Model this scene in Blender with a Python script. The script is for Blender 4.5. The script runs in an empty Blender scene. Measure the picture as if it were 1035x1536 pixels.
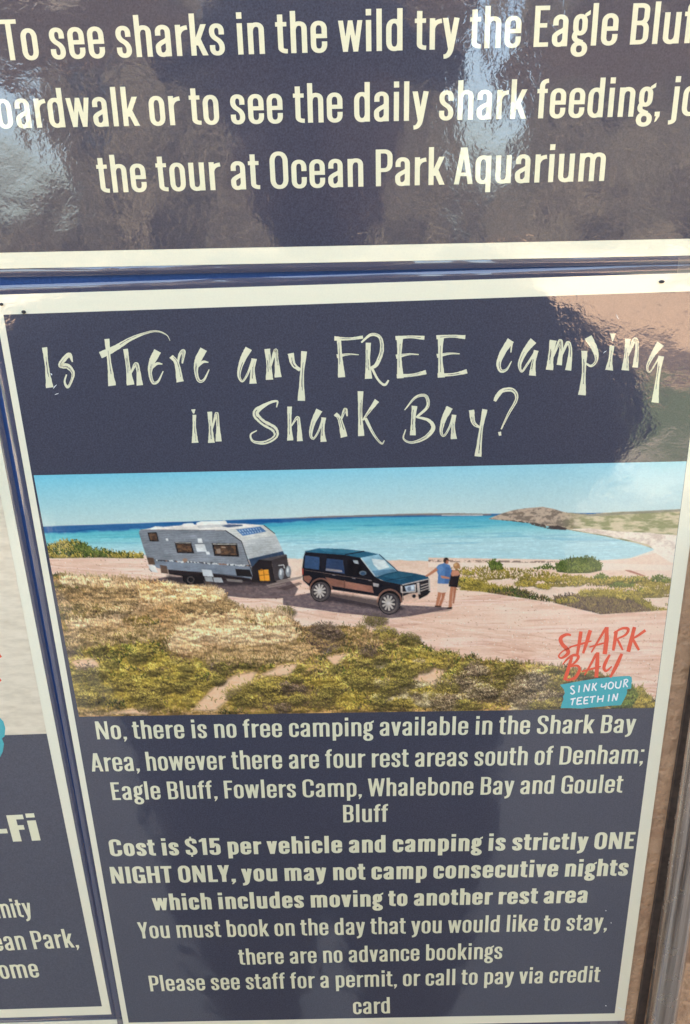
import bpy, math, random
import numpy as np
from mathutils import Matrix, Vector

R = math.radians
C = bpy.context.scene.collection
SC = bpy.context.scene

# ------------------------------------------------------------------ camera
# real camera: 0.322 m in front of the notice board, pitched about 20 degrees down,
# slight roll, 27 mm (full-frame equivalent) lens
EYE = Vector((0.0, -0.322, 1.5))
FPX, PCX, PCY = 1150.0, 517.5, 768.0
dn = Vector((612 - PCX, 3900 - PCY, FPX)).normalized()      # world "down" in camera space (x right, y down, z fwd)
hx = (Vector((1, 0, 0)) - dn * dn.x).normalized()           # world +X in camera space
nx = hx.cross(dn)                                           # world +Y in camera space
rows = (hx, nx, -dn)


def cam_to_world(v):
    return Vector((v.dot(hx), v.dot(nx), v.dot(-dn)))


cam_d = bpy.data.cameras.new('camera')
cam = bpy.data.objects.new('camera', cam_d)
C.objects.link(cam)
ax, ay, az = (cam_to_world(Vector(e)) for e in ((1, 0, 0), (0, -1, 0), (0, 0, -1)))
cam.matrix_world = Matrix(((ax.x, ay.x, az.x, EYE.x), (ax.y, ay.y, az.y, EYE.y), (ax.z, ay.z, az.z, EYE.z), (0, 0, 0, 1)))
cam_d.sensor_fit = 'VERTICAL'
cam_d.sensor_height = 36
cam_d.lens = FPX / 1536 * 36
cam_d.clip_start = 0.01
cam_d.clip_end = 600
SC.camera = cam

# ------------------------------------------------------------------ light
SUN_EL, SUN_AZ = 37, -14        # the sun stands behind the wall, so the board is in open shade
world = bpy.data.worlds.new('World')
SC.world = world
world.use_nodes = True
wn = world.node_tree.nodes
bg = wn['Background']
sky = wn.new('ShaderNodeTexSky')
sky.sky_type = 'NISHITA'
sky.sun_disc = False
sky.sun_elevation = R(SUN_EL)
sky.sun_rotation = R(SUN_AZ)
sky.dust_density = 5.0
sky.ozone_density = 0.2
sky.air_density = 0.8
world.node_tree.links.new(sky.outputs[0], bg.inputs[0])
bg.inputs[1].default_value = 0.15
sun_d = bpy.data.lights.new('sun', 'SUN')
sun_d.energy = 4.0
sun_d.angle = R(0.5)
sun_d.color = (1, 0.94, 0.84)
sun = bpy.data.objects.new('sun', sun_d)
C.objects.link(sun)
to_sun = Vector((math.sin(R(SUN_AZ)) * math.cos(R(SUN_EL)), math.cos(R(SUN_AZ)) * math.cos(R(SUN_EL)), math.sin(R(SUN_EL))))
sun.rotation_euler = to_sun.to_track_quat('Z', 'Y').to_euler()
SC.view_settings.view_transform = 'Standard'
SC.view_settings.look = 'None'
SC.view_settings.gamma = 1
SC.view_settings.exposure = 3.42
SC.view_settings.use_curve_mapping = False
SC.view_settings.use_white_balance = True      # camera white balance for open shade
SC.view_settings.white_balance_temperature = 7400
SC.view_settings.white_balance_tint = 5
SC.cycles.max_bounces = 8
SC.cycles.transparent_max_bounces = 16


# ------------------------------------------------------------------ helpers
def U(px, py, y=0.0):
    """the point of the vertical plane at depth y seen at a picture position"""
    r = cam_to_world(Vector((px - PCX, py - PCY, FPX)))
    t = (y - EYE.y) / r.y
    return EYE + r * t


def W2(px, py, y=0.0):
    p = U(px, py, y)
    return (p.x, p.z)


def lin(c):
    return tuple(((v / 255) / 12.92 if v <= 10 else (((v / 255) + 0.055) / 1.055) ** 2.4) for v in c)


def link(name, me, mat=None, parent=None):
    o = bpy.data.objects.new(name, me)
    C.objects.link(o)
    if mat is not None:
        me.materials.append(mat)
    if parent is not None:
        o.parent = parent
    return o


def obj(name, verts, faces, mat, parent=None, smooth=False):
    me = bpy.data.meshes.new(name)
    me.from_pydata([tuple(v) for v in verts], [], faces)
    me.update()
    if smooth:
        for p in me.polygons:
            p.use_smooth = True
    return link(name, me, mat, parent)


def thing(name, label, cat, group=None):
    o = bpy.data.objects.new(name, None)
    C.objects.link(o)
    o['label'] = label
    o['category'] = cat
    if group:
        o['group'] = group
    return o


def tag(o, label, cat, group=None):
    o['label'] = label
    o['category'] = cat
    if group:
        o['group'] = group
    return o


def structure(o):
    o['kind'] = 'structure'
    return o


class MB:
    """collects shapes for one mesh"""

    def __init__(self):
        self.v, self.f = [], []

    def add(self, verts, faces):
        n = len(self.v)
        self.v += [tuple(p) for p in verts]
        self.f += [tuple(i + n for i in f) for f in faces]

    def box(self, x0, x1, y0, y1, z0, z1):
        self.add([(x0, y0, z0), (x1, y0, z0), (x1, y1, z0), (x0, y1, z0), (x0, y0, z1), (x1, y0, z1), (x1, y1, z1), (x0, y1, z1)],
                 [(0, 3, 2, 1), (4, 5, 6, 7), (0, 1, 5, 4), (1, 2, 6, 5), (2, 3, 7, 6), (3, 0, 4, 7)])

    def prism(self, loop, y_front, y_back):
        """a flat outline (x, z), anticlockwise seen from the front, given thickness"""
        n = len(loop)
        vs = [(x, y_front, z) for x, z in loop] + [(x, y_back, z) for x, z in loop]
        fs = [tuple(range(n)), tuple(range(2 * n - 1, n - 1, -1))]
        for i in range(n):
            j = (i + 1) % n
            fs.append((i, i + n, j + n, j))
        self.add(vs, fs)

    def build(self, name, mat, parent=None, smooth=False):
        return obj(name, self.v, self.f, mat, parent, smooth)


def grid_quad(corners, y, nu, nv, wave=None):
    """a flat sheet between four (x, z) corners TL TR BR BL"""
    tl, tr, br, bl = [np.array(c) for c in corners]
    vs, fs = [], []
    for j in range(nv + 1):
        t = j / nv
        for i in range(nu + 1):
            s = i / nu
            p = (tl * (1 - s) + tr * s) * (1 - t) + (bl * (1 - s) + br * s) * t
            vs.append((p[0], y, p[1]))
    for j in range(nv):
        for i in range(nu):
            a = j * (nu + 1) + i
            fs.append((a, a + nu + 1, a + nu + 2, a + 1))
    return vs, fs


# ------------------------------------------------------------------ materials
def new_mat(name):
    m = bpy.data.materials.new(name)
    m.use_nodes = True
    nt = m.node_tree
    return m, nt, nt.nodes['Principled BSDF']


def node(nt, kind, **kw):
    n = nt.nodes.new(kind)
    for k, v in kw.items():
        setattr(n, k, v)
    return n


def noise(nt, vec, scale, detail=2, rough=0.5, dist=0.0):
    n = node(nt, 'ShaderNodeTexNoise')
    n.inputs['Scale'].default_value = scale
    n.inputs['Detail'].default_value = detail
    n.inputs['Roughness'].default_value = rough
    n.inputs['Distortion'].default_value = dist
    nt.links.new(vec, n.inputs['Vector'])
    return n


def bump(nt, height, dist, strength=1.0, normal=None):
    b = node(nt, 'ShaderNodeBump')
    b.inputs['Strength'].default_value = strength
    b.inputs['Distance'].default_value = dist
    nt.links.new(height, b.inputs['Height'])
    if normal is not None:
        nt.links.new(normal, b.inputs['Normal'])
    return b.outputs[0]


def math_node(nt, op, a, b):
    n = node(nt, 'ShaderNodeMath', operation=op)
    for i, v in enumerate((a, b)):
        if isinstance(v, (int, float)):
            n.inputs[i].default_value = v
        else:
            nt.links.new(v, n.inputs[i])
    return n.outputs[0]


def ramp(nt, fac, stops):
    r = node(nt, 'ShaderNodeValToRGB')
    el = r.color_ramp.elements
    while len(el) < len(stops):
        el.new(0.5)
    for e, (p, c) in zip(el, stops):
        e.position = p
        e.color = (*c, 1)
    nt.links.new(fac, r.inputs[0])
    return r.outputs[0]


def laminate_normal(nt, pos):
    """rippled surface of the laminating film, continuous over everything printed below it"""
    swell = noise(nt, pos, 16, 2, 0.5)
    ripple = noise(nt, pos, 420, 2, 0.5, 0.8)
    grain = noise(nt, pos, 1300, 2, 0.6)
    n = bump(nt, swell.outputs[0], 0.0010)
    mid = noise(nt, pos, 70, 1)
    n = bump(nt, mid.outputs[0], 0.00016, 1.0, n)
    n = bump(nt, ripple.outputs[0], 0.000030, 1.0, n)
    n = bump(nt, grain.outputs[0], 0.000004, 1.0, n)
    return n


COAT_IOR = 1.95


def printed(name, color, grain=0.10, attr=None):
    m, nt, p = new_mat(name)
    pos = node(nt, 'ShaderNodeNewGeometry').outputs['Position']
    g = noise(nt, pos, 1500, 2, 0.7)
    mp = node(nt, 'ShaderNodeMapRange')
    mp.inputs['From Min'].default_value = 0.25
    mp.inputs['From Max'].default_value = 0.75
    mp.inputs['To Min'].default_value = 1 - grain
    mp.inputs['To Max'].default_value = 1 + grain
    nt.links.new(g.outputs[0], mp.inputs[0])
    mul = node(nt, 'ShaderNodeVectorMath', operation='SCALE')
    if attr:
        a = node(nt, 'ShaderNodeAttribute', attribute_name=attr)
        nt.links.new(a.outputs['Color'], mul.inputs[0])
    else:
        mul.inputs[0].default_value = color
    nt.links.new(mp.outputs[0], mul.inputs['Scale'])
    nt.links.new(mul.outputs[0], p.inputs['Base Color'])
    p.inputs['Roughness'].default_value = 0.6
    p.inputs['Specular IOR Level'].default_value = 0.1
    p.inputs['Coat Weight'].default_value = 1.0
    smear = noise(nt, pos, 26, 5, 0.7, 1.2)
    nt.links.new(ramp(nt, smear.outputs[0], [(0.35, (0.025,) * 3), (0.62, (0.05,) * 3), (0.78, (0.14,) * 3)]), p.inputs['Coat Roughness'])
    p.inputs['Coat IOR'].default_value = COAT_IOR
    nt.links.new(laminate_normal(nt, pos), p.inputs['Coat Normal'])
    return m


PAPER = printed('laminated_white_paper', (0.84, 0.785, 0.57), 0.03)
NAVY = printed('laminated_navy_print', (0.056, 0.057, 0.078), 0.32)
CREAM = printed('laminated_cream_ink', (0.78, 0.74, 0.49), 0.04)
PHOTO = printed('laminated_photo_print', (1, 1, 1), 0.05, 'print')
RED_INK = printed('laminated_red_ink', lin((234, 84, 50)), 0.08)
TEAL_INK = printed('laminated_teal_ink', lin((58, 168, 170)), 0.06)
WHITE_INK = printed('laminated_white_ink', (0.85, 0.86, 0.80), 0.03)

# margin of the laminating pouch; its grey-purple colour carries reflection and shading
FILM, nt, p = new_mat('grey_laminate_film')
pos = node(nt, 'ShaderNodeNewGeometry').outputs['Position']
p.inputs['Base Color'].default_value = (0.105, 0.10, 0.135, 1)
p.inputs['Alpha'].default_value = 0.72
p.inputs['Roughness'].default_value = 0.3
p.inputs['Coat Weight'].default_value = 1.0
p.inputs['Coat Roughness'].default_value = 0.03
p.inputs['Coat IOR'].default_value = 2.0
sw = noise(nt, pos, 22, 1)
nn = bump(nt, sw.outputs[0], 0.002)
nt.links.new(nn, p.inputs['Coat Normal'])

BOARD, nt, p = new_mat('blue_felt_board')
pos = node(nt, 'ShaderNodeNewGeometry').outputs['Position']
g = noise(nt, pos, 900, 3, 0.7)
nt.links.new(ramp(nt, g.outputs[0], [(0.3, (0.010, 0.045, 0.16)), (0.7, (0.016, 0.065, 0.21))]), p.inputs['Base Color'])
p.inputs['Roughness'].default_value = 0.85
nt.links.new(bump(nt, g.outputs[0], 0.0005), p.inputs['Normal'])

TRIM, nt, p = new_mat('cream_painted_trim')
pos = node(nt, 'ShaderNodeNewGeometry').outputs['Position']
g = noise(nt, pos, 120, 4)
nt.links.new(ramp(nt, g.outputs[0], [(0.3, (0.66, 0.58, 0.44)), (0.7, (0.78, 0.72, 0.56))]), p.inputs['Base Color'])
p.inputs['Roughness'].default_value = 0.35

BROWN, nt, p = new_mat('brown_hammered_paint')
pos = node(nt, 'ShaderNodeNewGeometry').outputs['Position']
g = noise(nt, pos, 60, 5, 0.65)
nt.links.new(ramp(nt, g.outputs[0], [(0.25, (0.34, 0.19, 0.11)), (0.55, (0.54, 0.33, 0.19)), (0.8, (0.70, 0.46, 0.29))]), p.inputs['Base Color'])
p.inputs['Roughness'].default_value = 0.28
p.inputs['Specular IOR Level'].default_value = 0.6
h = noise(nt, pos, 140, 3, 0.55)
nt.links.new(bump(nt, h.outputs[0], 0.0025), p.inputs['Normal'])

DARK, nt, p = new_mat('dark_brown_rubber')
pos = node(nt, 'ShaderNodeNewGeometry').outputs['Position']
g = noise(nt, pos, 300, 3)
nt.links.new(ramp(nt, g.outputs[0], [(0.3, (0.035, 0.024, 0.020)), (0.7, (0.075, 0.052, 0.042))]), p.inputs['Base Color'])
p.inputs['Roughness'].default_value = 0.5

STEEL, nt, p = new_mat('polished_steel_tube')
pos = node(nt, 'ShaderNodeNewGeometry').outputs['Position']
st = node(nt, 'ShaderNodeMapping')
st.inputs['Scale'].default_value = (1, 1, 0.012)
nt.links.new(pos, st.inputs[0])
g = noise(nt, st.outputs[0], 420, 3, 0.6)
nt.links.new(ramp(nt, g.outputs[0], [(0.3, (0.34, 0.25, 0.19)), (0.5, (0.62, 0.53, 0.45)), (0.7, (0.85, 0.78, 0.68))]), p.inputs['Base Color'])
p.inputs['Metallic'].default_value = 0.8
g2 = noise(nt, pos, 90, 4, 0.7)
nt.links.new(ramp(nt, g2.outputs[0], [(0.5, (0.16,) * 3), (0.72, (0.40,) * 3)]), p.inputs['Roughness'])
nt.links.new(bump(nt, g.outputs[0], 0.0006), p.inputs['Normal'])

BLACK, nt, p = new_mat('black_pin')
pos = node(nt, 'ShaderNodeNewGeometry').outputs['Position']
g = noise(nt, pos, 2000, 2)
nt.links.new(ramp(nt, g.outputs[0], [(0.3, (0.008,) * 3), (0.7, (0.03, 0.028, 0.03))]), p.inputs['Base Color'])

# the surroundings seen only as reflections
GROUND, nt, p = new_mat('sandy_yard')
pos = node(nt, 'ShaderNodeNewGeometry').outputs['Position']
sep = node(nt, 'ShaderNodeSeparateXYZ')
nt.links.new(pos, sep.inputs[0])
g = noise(nt, pos, 1.3, 6, 0.65)
g3 = noise(nt, pos, 14, 5, 0.7)
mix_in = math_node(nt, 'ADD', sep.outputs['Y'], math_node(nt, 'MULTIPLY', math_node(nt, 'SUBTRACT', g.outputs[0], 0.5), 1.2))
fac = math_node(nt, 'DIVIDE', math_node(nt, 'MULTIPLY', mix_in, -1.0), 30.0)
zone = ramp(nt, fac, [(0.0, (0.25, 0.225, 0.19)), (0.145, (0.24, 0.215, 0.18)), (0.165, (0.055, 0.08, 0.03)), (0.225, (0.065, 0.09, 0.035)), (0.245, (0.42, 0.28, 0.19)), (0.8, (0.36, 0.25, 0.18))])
var = ramp(nt, g3.outputs[0], [(0.25, (0.6,) * 3), (0.75, (1.15,) * 3)])
mul = node(nt, 'ShaderNodeVectorMath', operation='MULTIPLY')
nt.links.new(zone, mul.inputs[0])
nt.links.new(var, mul.inputs[1])
nt.links.new(mul.outputs[0], p.inputs['Base Color'])
p.inputs['Roughness'].default_value = 0.9

CLOTH, nt, p = new_mat('dark_clothes')
pos = node(nt, 'ShaderNodeNewGeometry').outputs['Position']
g = noise(nt, pos, 40, 4)
nt.links.new(ramp(nt, g.outputs[0], [(0.3, (0.055, 0.055, 0.06)), (0.7, (0.10, 0.095, 0.10))]), p.inputs['Base Color'])
p.inputs['Roughness'].default_value = 0.9

SKIN, nt, p = new_mat('tanned_skin')
pos = node(nt, 'ShaderNodeNewGeometry').outputs['Position']
g = noise(nt, pos, 60, 3)
nt.links.new(ramp(nt, g.outputs[0], [(0.3, (0.20, 0.10, 0.065)), (0.7, (0.28, 0.15, 0.10))]), p.inputs['Base Color'])

TIMBER, nt, p = new_mat('dark_timber')
pos = node(nt, 'ShaderNodeNewGeometry').outputs['Position']
wv = node(nt, 'ShaderNodeTexWave')
wv.inputs['Scale'].default_value = 3
wv.inputs['Distortion'].default_value = 6
nt.links.new(pos, wv.inputs[0])
nt.links.new(ramp(nt, wv.outputs[0], [(0.2, (0.035, 0.028, 0.022)), (0.8, (0.07, 0.055, 0.045))]), p.inputs['Base Color'])

# ------------------------------------------------------------------ setting
gb = MB()
gb.add([(-150, -300, 0), (150, -300, 0), (150, 60, 0), (-150, 60, 0)], [(0, 1, 2, 3)])
structure(gb.build('ground', GROUND))

# the brown wall that carries the board (front face 6 mm behind the board's face)
wb = MB()
wb.box(-4, 4, 0.006, 0.16, 0.004, 3.2)
structure(wb.build('wall', BROWN))


# ------------------------------------------------------------------ lettering: a condensed grotesque drawn from pen strokes
def quarter(p, q, mode, n=7):
    """quarter ellipse p -> q; leaves p along x ('h') or along y ('v')"""
    out = []
    k = 1.12   # a little squarer than an ellipse
    for i in range(1, n + 1):
        a = math.pi / 2 * i / n
        s, c = math.sin(a) ** (1 / k), 1 - math.cos(a) ** (1 / k) if i < n else 1.0
        if i == n:
            s = 1.0
        if mode == 'h':
            out.append((p[0] + (q[0] - p[0]) * s, p[1] + (q[1] - p[1]) * c))
        else:
            out.append((p[0] + (q[0] - p[0]) * c, p[1] + (q[1] - p[1]) * s))
    return out


def path(*cmds):
    pts = [cmds[0]]
    for c in cmds[1:]:
        if c[0] in ('h', 'v'):
            pts += quarter(pts[-1], c[1:], c[0])
        elif c[0] == 'q':
            p0, p1, p2 = pts[-1], c[1:3], c[3:5]
            for i in range(1, 9):
                t = i / 8
                pts.append(tuple((1 - t) ** 2 * a + 2 * t * (1 - t) * b + t * t * d for a, b, d in zip(p0, p1, p2)))
        else:
            pts.append(c)
    return pts


def outline(pts, w, t, closed=False):
    """sweep an elliptical nib (w wide, t high) along a centre line -> quads"""
    cl = [pts[0]]
    for p_ in pts[1:]:
        if math.hypot(p_[0] - cl[-1][0], p_[1] - cl[-1][1]) > 1e-5:
            cl.append(p_)
    if closed and math.hypot(cl[0][0] - cl[-1][0], cl[0][1] - cl[-1][1]) < 1e-5:
        cl.pop()
    n = len(cl)
    vs = []
    for i in range(n):
        a = cl[i - 1] if (i or closed) else cl[i]
        b = cl[(i + 1) % n] if (i < n - 1 or closed) else cl[i]
        d0 = (cl[i][0] - a[0], cl[i][1] - a[1])
        d1 = (b[0] - cl[i][0], b[1] - cl[i][1])
        l0, l1 = math.hypot(*d0) or 1, math.hypot(*d1) or 1
        d = (d0[0] / l0 + d1[0] / l1, d0[1] / l0 + d1[1] / l1)
        ld = math.hypot(*d) or 1
        d = (d[0] / ld, d[1] / ld)
        half = 0.5 * math.sqrt((w * d[1]) ** 2 + (t * d[0]) ** 2)
        cosm = 1.0
        if (i and i < n - 1) or closed:
            cosm = max(0.75, abs(d[0] * d0[0] / l0 + d[1] * d0[1] / l0))
        half /= cosm
        nrm = (-d[1], d[0])
        vs += [(cl[i][0] + nrm[0] * half, cl[i][1] + nrm[1] * half), (cl[i][0] - nrm[0] * half, cl[i][1] - nrm[1] * half)]
    fs = []
    for i in range(n if closed else n - 1):
        j = (i + 1) % n
        fs.append((2 * i + 1, 2 * j + 1, 2 * j, 2 * i))
    return vs, fs


def poly(*pts):
    return list(pts), [tuple(range(len(pts)))]


def diag(x0, y0, x1, y1, wh):
    """straight stroke with flat horizontal ends, wh wide measured across"""
    h = wh / 2
    return poly((x0 - h, y0), (x1 - h, y1), (x1 + h, y1), (x0 + h, y0)) if y1 < y0 else poly((x1 - h, y1), (x0 - h, y0), (x0 + h, y0), (x1 + h, y1))


XH, ASC, DSC = 0.765, 1.03, -0.235


def glyph(ch, w, t):
    """-> (ink width, list of (verts, faces)); cap height = 1"""
    e = (w - 0.127) * 1.1
    S = []
    st = lambda *c: S.append(outline(path(*c), w, t))
    ring = lambda x0, x1, y0, y1: S.append(outline(ring_path(x0 + w / 2, x1 - w / 2, y0 + t / 2, y1 - t / 2), w, t, True))
    V = lambda x, y0, y1: S.append(poly((x - w / 2, y0), (x + w / 2, y0), (x + w / 2, y1), (x - w / 2, y1)))
    H = lambda x0, x1, y, k=1.0: S.append(poly((x0, y - t * k / 2), (x1, y - t * k / 2), (x1, y + t * k / 2), (x0, y + t * k / 2)))

    def ring_path(l, r, b, tp):
        rx = (r - l) / 2
        ry = min((tp - b) / 2, rx * 1.25 + 0.02)
        m = (l + r) / 2
        return path((l, (b + tp) / 2), (l, tp - ry), ('v', m, tp), ('h', r, tp - ry), (r, b + ry), ('v', m, b), ('h', l, b + ry), (l, (b + tp) / 2))

    o = 0.012
    W = 0.39 + e
    l, r = w / 2, W - w / 2
    m = (l + r) / 2
    b, tp = t / 2 - o, XH - t / 2 + o
    k = 0.17
    if ch in 'nhmu':
        if ch == 'u':
            st((l, XH), (l, k), ('v', m - 0.01, b), ('h', r, k + 0.06))
            V(r, 0, XH)
        else:
            V(l, 0, ASC if ch == 'h' else XH)
            st((l, XH - k - 0.06), ('v', m + 0.01, tp), ('h', r, XH - k), (r, 0))
            if ch == 'm':
                W2_ = r - l
                st((r, XH - k - 0.06), ('v', m + 0.01 + W2_, tp), ('h', r + W2_, XH - k), (r + W2_, 0))
                W += W2_
    elif ch == 'r':
        W = 0.285 + e * .8
        V(l, 0, XH)
        st((l, XH - 0.26), ('q', l + 0.03, XH - 0.08, W, XH - t * 0.62))
    elif ch == 'o':
        ring(0, W, -o, XH + o)
    elif ch in 'bpdq':
        x0, x1 = 0, W
        ring(0, W, -o, XH + o)
        if ch == 'b':
            V(l, 0, ASC)
        if ch == 'd':
            V(r, 0, ASC)
        if ch == 'p':
            V(l, DSC, XH)
        if ch == 'q':
            V(r, DSC, XH)
    elif ch == 'c':
        W -= 0.01
        r = W - w / 2
        st((r, XH - 0.30), (r, XH - k - .03), ('v', m, tp), ('h', l, XH - k - .03), (l, k + .03), ('v', m, b), ('h', r, k + .03), (r, 0.30))
    elif ch == 'e':
        st((l + w * .3, 0.405), (r, 0.405))
        st((r, 0.405 - t / 2), (r, XH - k - .03), ('v', m, tp), ('h', l, XH - k - .03), (l, k + .03), ('v', m, b), ('h', r, k + .03), (r, 0.27))
    elif ch == 'a':
        W -= 0.02
        r = W - w / 2
        m = (l + r) / 2
        st((l + 0.01, XH - 0.25), (l + 0.01, XH - k), ('v', m, tp), ('h', r, XH - k), (r, 0))
        st((r, XH * 0.60), ('q', r - .02, XH * .52, m, XH * .47), ('q', l, XH * .38, l, 0.24), (l, .17), ('v', m - .02, b), ('q', r - .04, b, r, 0.17))
    elif ch == 's':
        W = 0.355 + e
        r = W - w / 2
        m = W / 2
        st((r, XH - 0.26), (r, XH - k), ('v', m, tp), ('h', l, XH - k - .015), ('q', l, XH * .6, m, XH * .51), ('q', r, XH * .41, r, k + .015), ('v', m, b), ('h', l, k), (l, 0.25))
    elif ch == 'g':
        W += 0.0
        ring(0.02, W - 0.03, 0.255, XH + o)
        S.append(poly((W - 0.13, XH - 0.09), (W + 0.02, XH - 0.005), (W + 0.02, XH + 0.105), (W - 0.10, XH + 0.02)))
        st((l + .03, 0.32), ('q', l - 0.03, 0.22, l + .04, 0.15), ('q', m, 0.10, r - .06, 0.085))
        ring(-0.005, W, DSC - 0.035, 0.12)
    elif ch == 'f':
        W = 0.27 + e * .8
        x = 0.055 + w / 2
        st((x, 0), (x, ASC - 0.20), ('v', W, ASC - t / 2))
        H(0, W - 0.015, XH - t / 2 + .003)
    elif ch == 't':
        W = 0.275 + e * .8
        x = 0.05 + w / 2
        st((x, 0.95), (x, 0.15), ('v', W, t / 2 - 0.003))
        H(0, W - 0.01, XH - t / 2 + .003)
    elif ch in 'il':
        W = w
        V(l, 0, ASC if ch == 'l' else XH)
        if ch == 'i':
            S.append(poly((0, 0.875), (w, 0.875), (w, ASC), (0, ASC)))
    elif ch == 'j':
        W = w + 0.04
        x = W - w / 2
        st((x, XH), (x, -0.08), ('v', -0.03, DSC + t / 2 + .01))
        S.append(poly((x - w / 2, 0.875), (x + w / 2, 0.875), (x + w / 2, ASC), (x - w / 2, ASC)))
    elif ch == 'k':
        W = 0.405 + e
        V(l, 0, ASC)
        S.append(diag(W - w * .62, XH, w * .9, 0.25, w * 1.05))
        S.append(diag(w * 1.25, 0.46, W - w * .52, 0, w * 1.06))
    elif ch == 'v':
        W = 0.385 + e
        S.append(diag(w * .52, XH, W / 2, 0, w * 1.0))
        S.append(diag(W - w * .52, XH, W / 2, 0, w * 1.0))
    elif ch == 'y':
        W = 0.40 + e
        S.append(diag(w * .52, XH, W / 2 + .005, 0, w * 1.02))
        st((W - w * .5, XH), (W / 2 + .01, 0.02), ('q', W / 2 - .03, DSC + .05, .035, DSC + t / 2))
    elif ch == 'w':
        W = 0.58 + e * 1.6
        q = w * .92
        S.append(diag(q * .52, XH, W * .29, 0, q))
        S.append(diag(W * .5, XH, W * .29, 0, q * .92))
        S.append(diag(W * .5, XH, W * .71, 0, q * .92))
        S.append(diag(W - q * .52, XH, W * .71, 0, q))
    # capitals
    elif ch in 'ODCG':
        W = 0.455 + e
        l, r = w / 2, W - w / 2
        m = W / 2
        b, tp = t / 2 - o, 1 - t / 2 + o
        if ch == 'O':
            ring(0, W, -o, 1 + o)
        elif ch == 'D':
            V(l, 0, 1)
            st((l, 1 - t / 2), (m - .02, 1 - t / 2), ('h', r, 0.75), (r, 0.25), ('v', m - .02, t / 2), (l, t / 2))
        else:
            kk = 0.22
            pts = [(r, 0.66), (r, 1 - kk), ('v', m, tp), ('h', l, 1 - kk), (l, kk), ('v', m, b), ('h', r, kk)]
            if ch == 'C':
                st(*pts, (r, 0.36))
            else:
                st(*pts, (r, 0.50))
                H(m, W, 0.50 - t / 2 + .002)
                V(W - w * .25 - .03, 0, 0.3)
    elif ch in 'BPR':
        W = 0.42 + e
        l, r = w / 2, W - w / 2
        m = W / 2
        V(l, 0, 1)
        if ch == 'B':
            st((l, 1 - t / 2), (m, 1 - t / 2), ('h', r - .01, 0.84), (r - .01, 0.69), ('v', m, 0.525), (l, 0.525))
            st((l, 0.525), (m, 0.525), ('h', r, 0.36), (r, 0.19), ('v', m, t / 2), (l, t / 2))
        else:
            st((l, 1 - t / 2), (m, 1 - t / 2), ('h', r, 0.80), (r, 0.62), ('v', m, 0.44), (l, 0.44))
    elif ch in 'EFL':
        W = 0.345 + e * .8
        V(l, 0, 1)
        if ch != 'L':
            H(l, W, 1 - t / 2)
            H(l, W - 0.045, 0.525)
        if ch != 'F':
            H(l, W, t / 2)
    elif ch == 'T':
        W = 0.40 + e
        V(W / 2, 0, 1)
        H(0, W, 1 - t / 2)
    elif ch == 'I':
        W = w
        V(l, 0, 1)
    elif ch == 'H':
        W = 0.47 + e
        V(l, 0, 1)
        V(W - w / 2, 0, 1)
        H(l, W - w / 2, 0.52)
    elif ch == 'N':
        W = 0.475 + e
        n_ = w * .86
        S.append(poly((0, 0), (n_, 0), (n_, 1), (0, 1)))
        S.append(poly((W - n_, 0), (W, 0), (W, 1), (W - n_, 1)))
        S.append(diag(n_ * .6, 1, W - n_ * .6, 0, n_ * 1.2))
    elif ch == 'A':
        W = 0.475 + e
        S.append(diag(W / 2 - w * .12, 1, w * .5, 0, w * .98))
        S.append(diag(W / 2 + w * .12, 1, W - w * .5, 0, w * .98))
        H(W * .25, W * .75, 0.27, .9)
    elif ch == 'S':
        W = 0.425 + e
        l, r = w / 2, W - w / 2
        m = W / 2
        b, tp = t / 2 - o, 1 - t / 2 + o
        st((r, 0.70), (r, 0.80), ('v', m, tp), ('h', l, 0.78), ('q', l, .62, m, .52), ('q', r, .40, r, .22), ('v', m, b), ('h', l, .20), (l, .31))
    elif ch == 'Y':
        W = 0.44 + e
        V(W / 2, 0, 0.45)
        S.append(diag(w * .5, 1, W / 2, 0.36, w * .98))
        S.append(diag(W - w * .5, 1, W / 2, 0.36, w * .98))
    elif ch == 'W':
        W = 0.68 + e * 1.6
        q = w * .95
        S.append(diag(q * .5, 1, W * .27, 0, q))
        S.append(diag(W * .5, 1, W * .27, 0, q * .9))
        S.append(diag(W * .5, 1, W * .73, 0, q * .9))
        S.append(diag(W - q * .5, 1, W * .73, 0, q))
    elif ch == '1':
        W = 0.25 + e
        V(W - w / 2, 0, 1)
        S.append(poly((0, .76), (W - w / 2, .84), (W - w / 2, 1), (W - w * .8, 1), (0, .88)))
    elif ch == '5':
        W = 0.41 + e
        r = W - w / 2
        m = W / 2
        H(.03, W - .02, 1 - t / 2)
        V(.03 + w / 2, .42, 1)
        st((.03 + w * .6, .50), ('q', m, .66, m + .03, .62 - .01), ('h', r, .45), (r, .20), ('v', m, t / 2 - o), ('h', l, .18), (l, .28))
    elif ch == '$':
        W = 0.43 + e
        r = W - w / 2
        m = W / 2
        st((r, 0.70), (r, 0.80), ('v', m, 1 - t / 2), ('h', l, 0.78), ('q', l, .62, m, .52), ('q', r, .40, r, .22), ('v', m, t / 2), ('h', l, .20), (l, .31))
        S.append(poly((m - w * .22, -.1), (m + w * .22, -.1), (m + w * .22, .06), (m - w * .22, .06)))
        S.append(poly((m - w * .22, .95), (m + w * .22, .95), (m + w * .22, 1.1), (m - w * .22, 1.1)))
    elif ch in ',;.':
        W = w
        d = w * .98
        S.append(poly((0, 0), (d, 0), (d, d * .95), (0, d * .95)))
        if ch != '.':
            S.append(poly((d * .05, -.16), (d * .42, -.13), (d, 0.0), (d * .3, 0.0)))
        if ch == ';':
            S.append(poly((0, XH - d), (d, XH - d), (d, XH - d * .05), (0, XH - d * .05)))
    elif ch == '-':
        W = 0.25 + e
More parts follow.
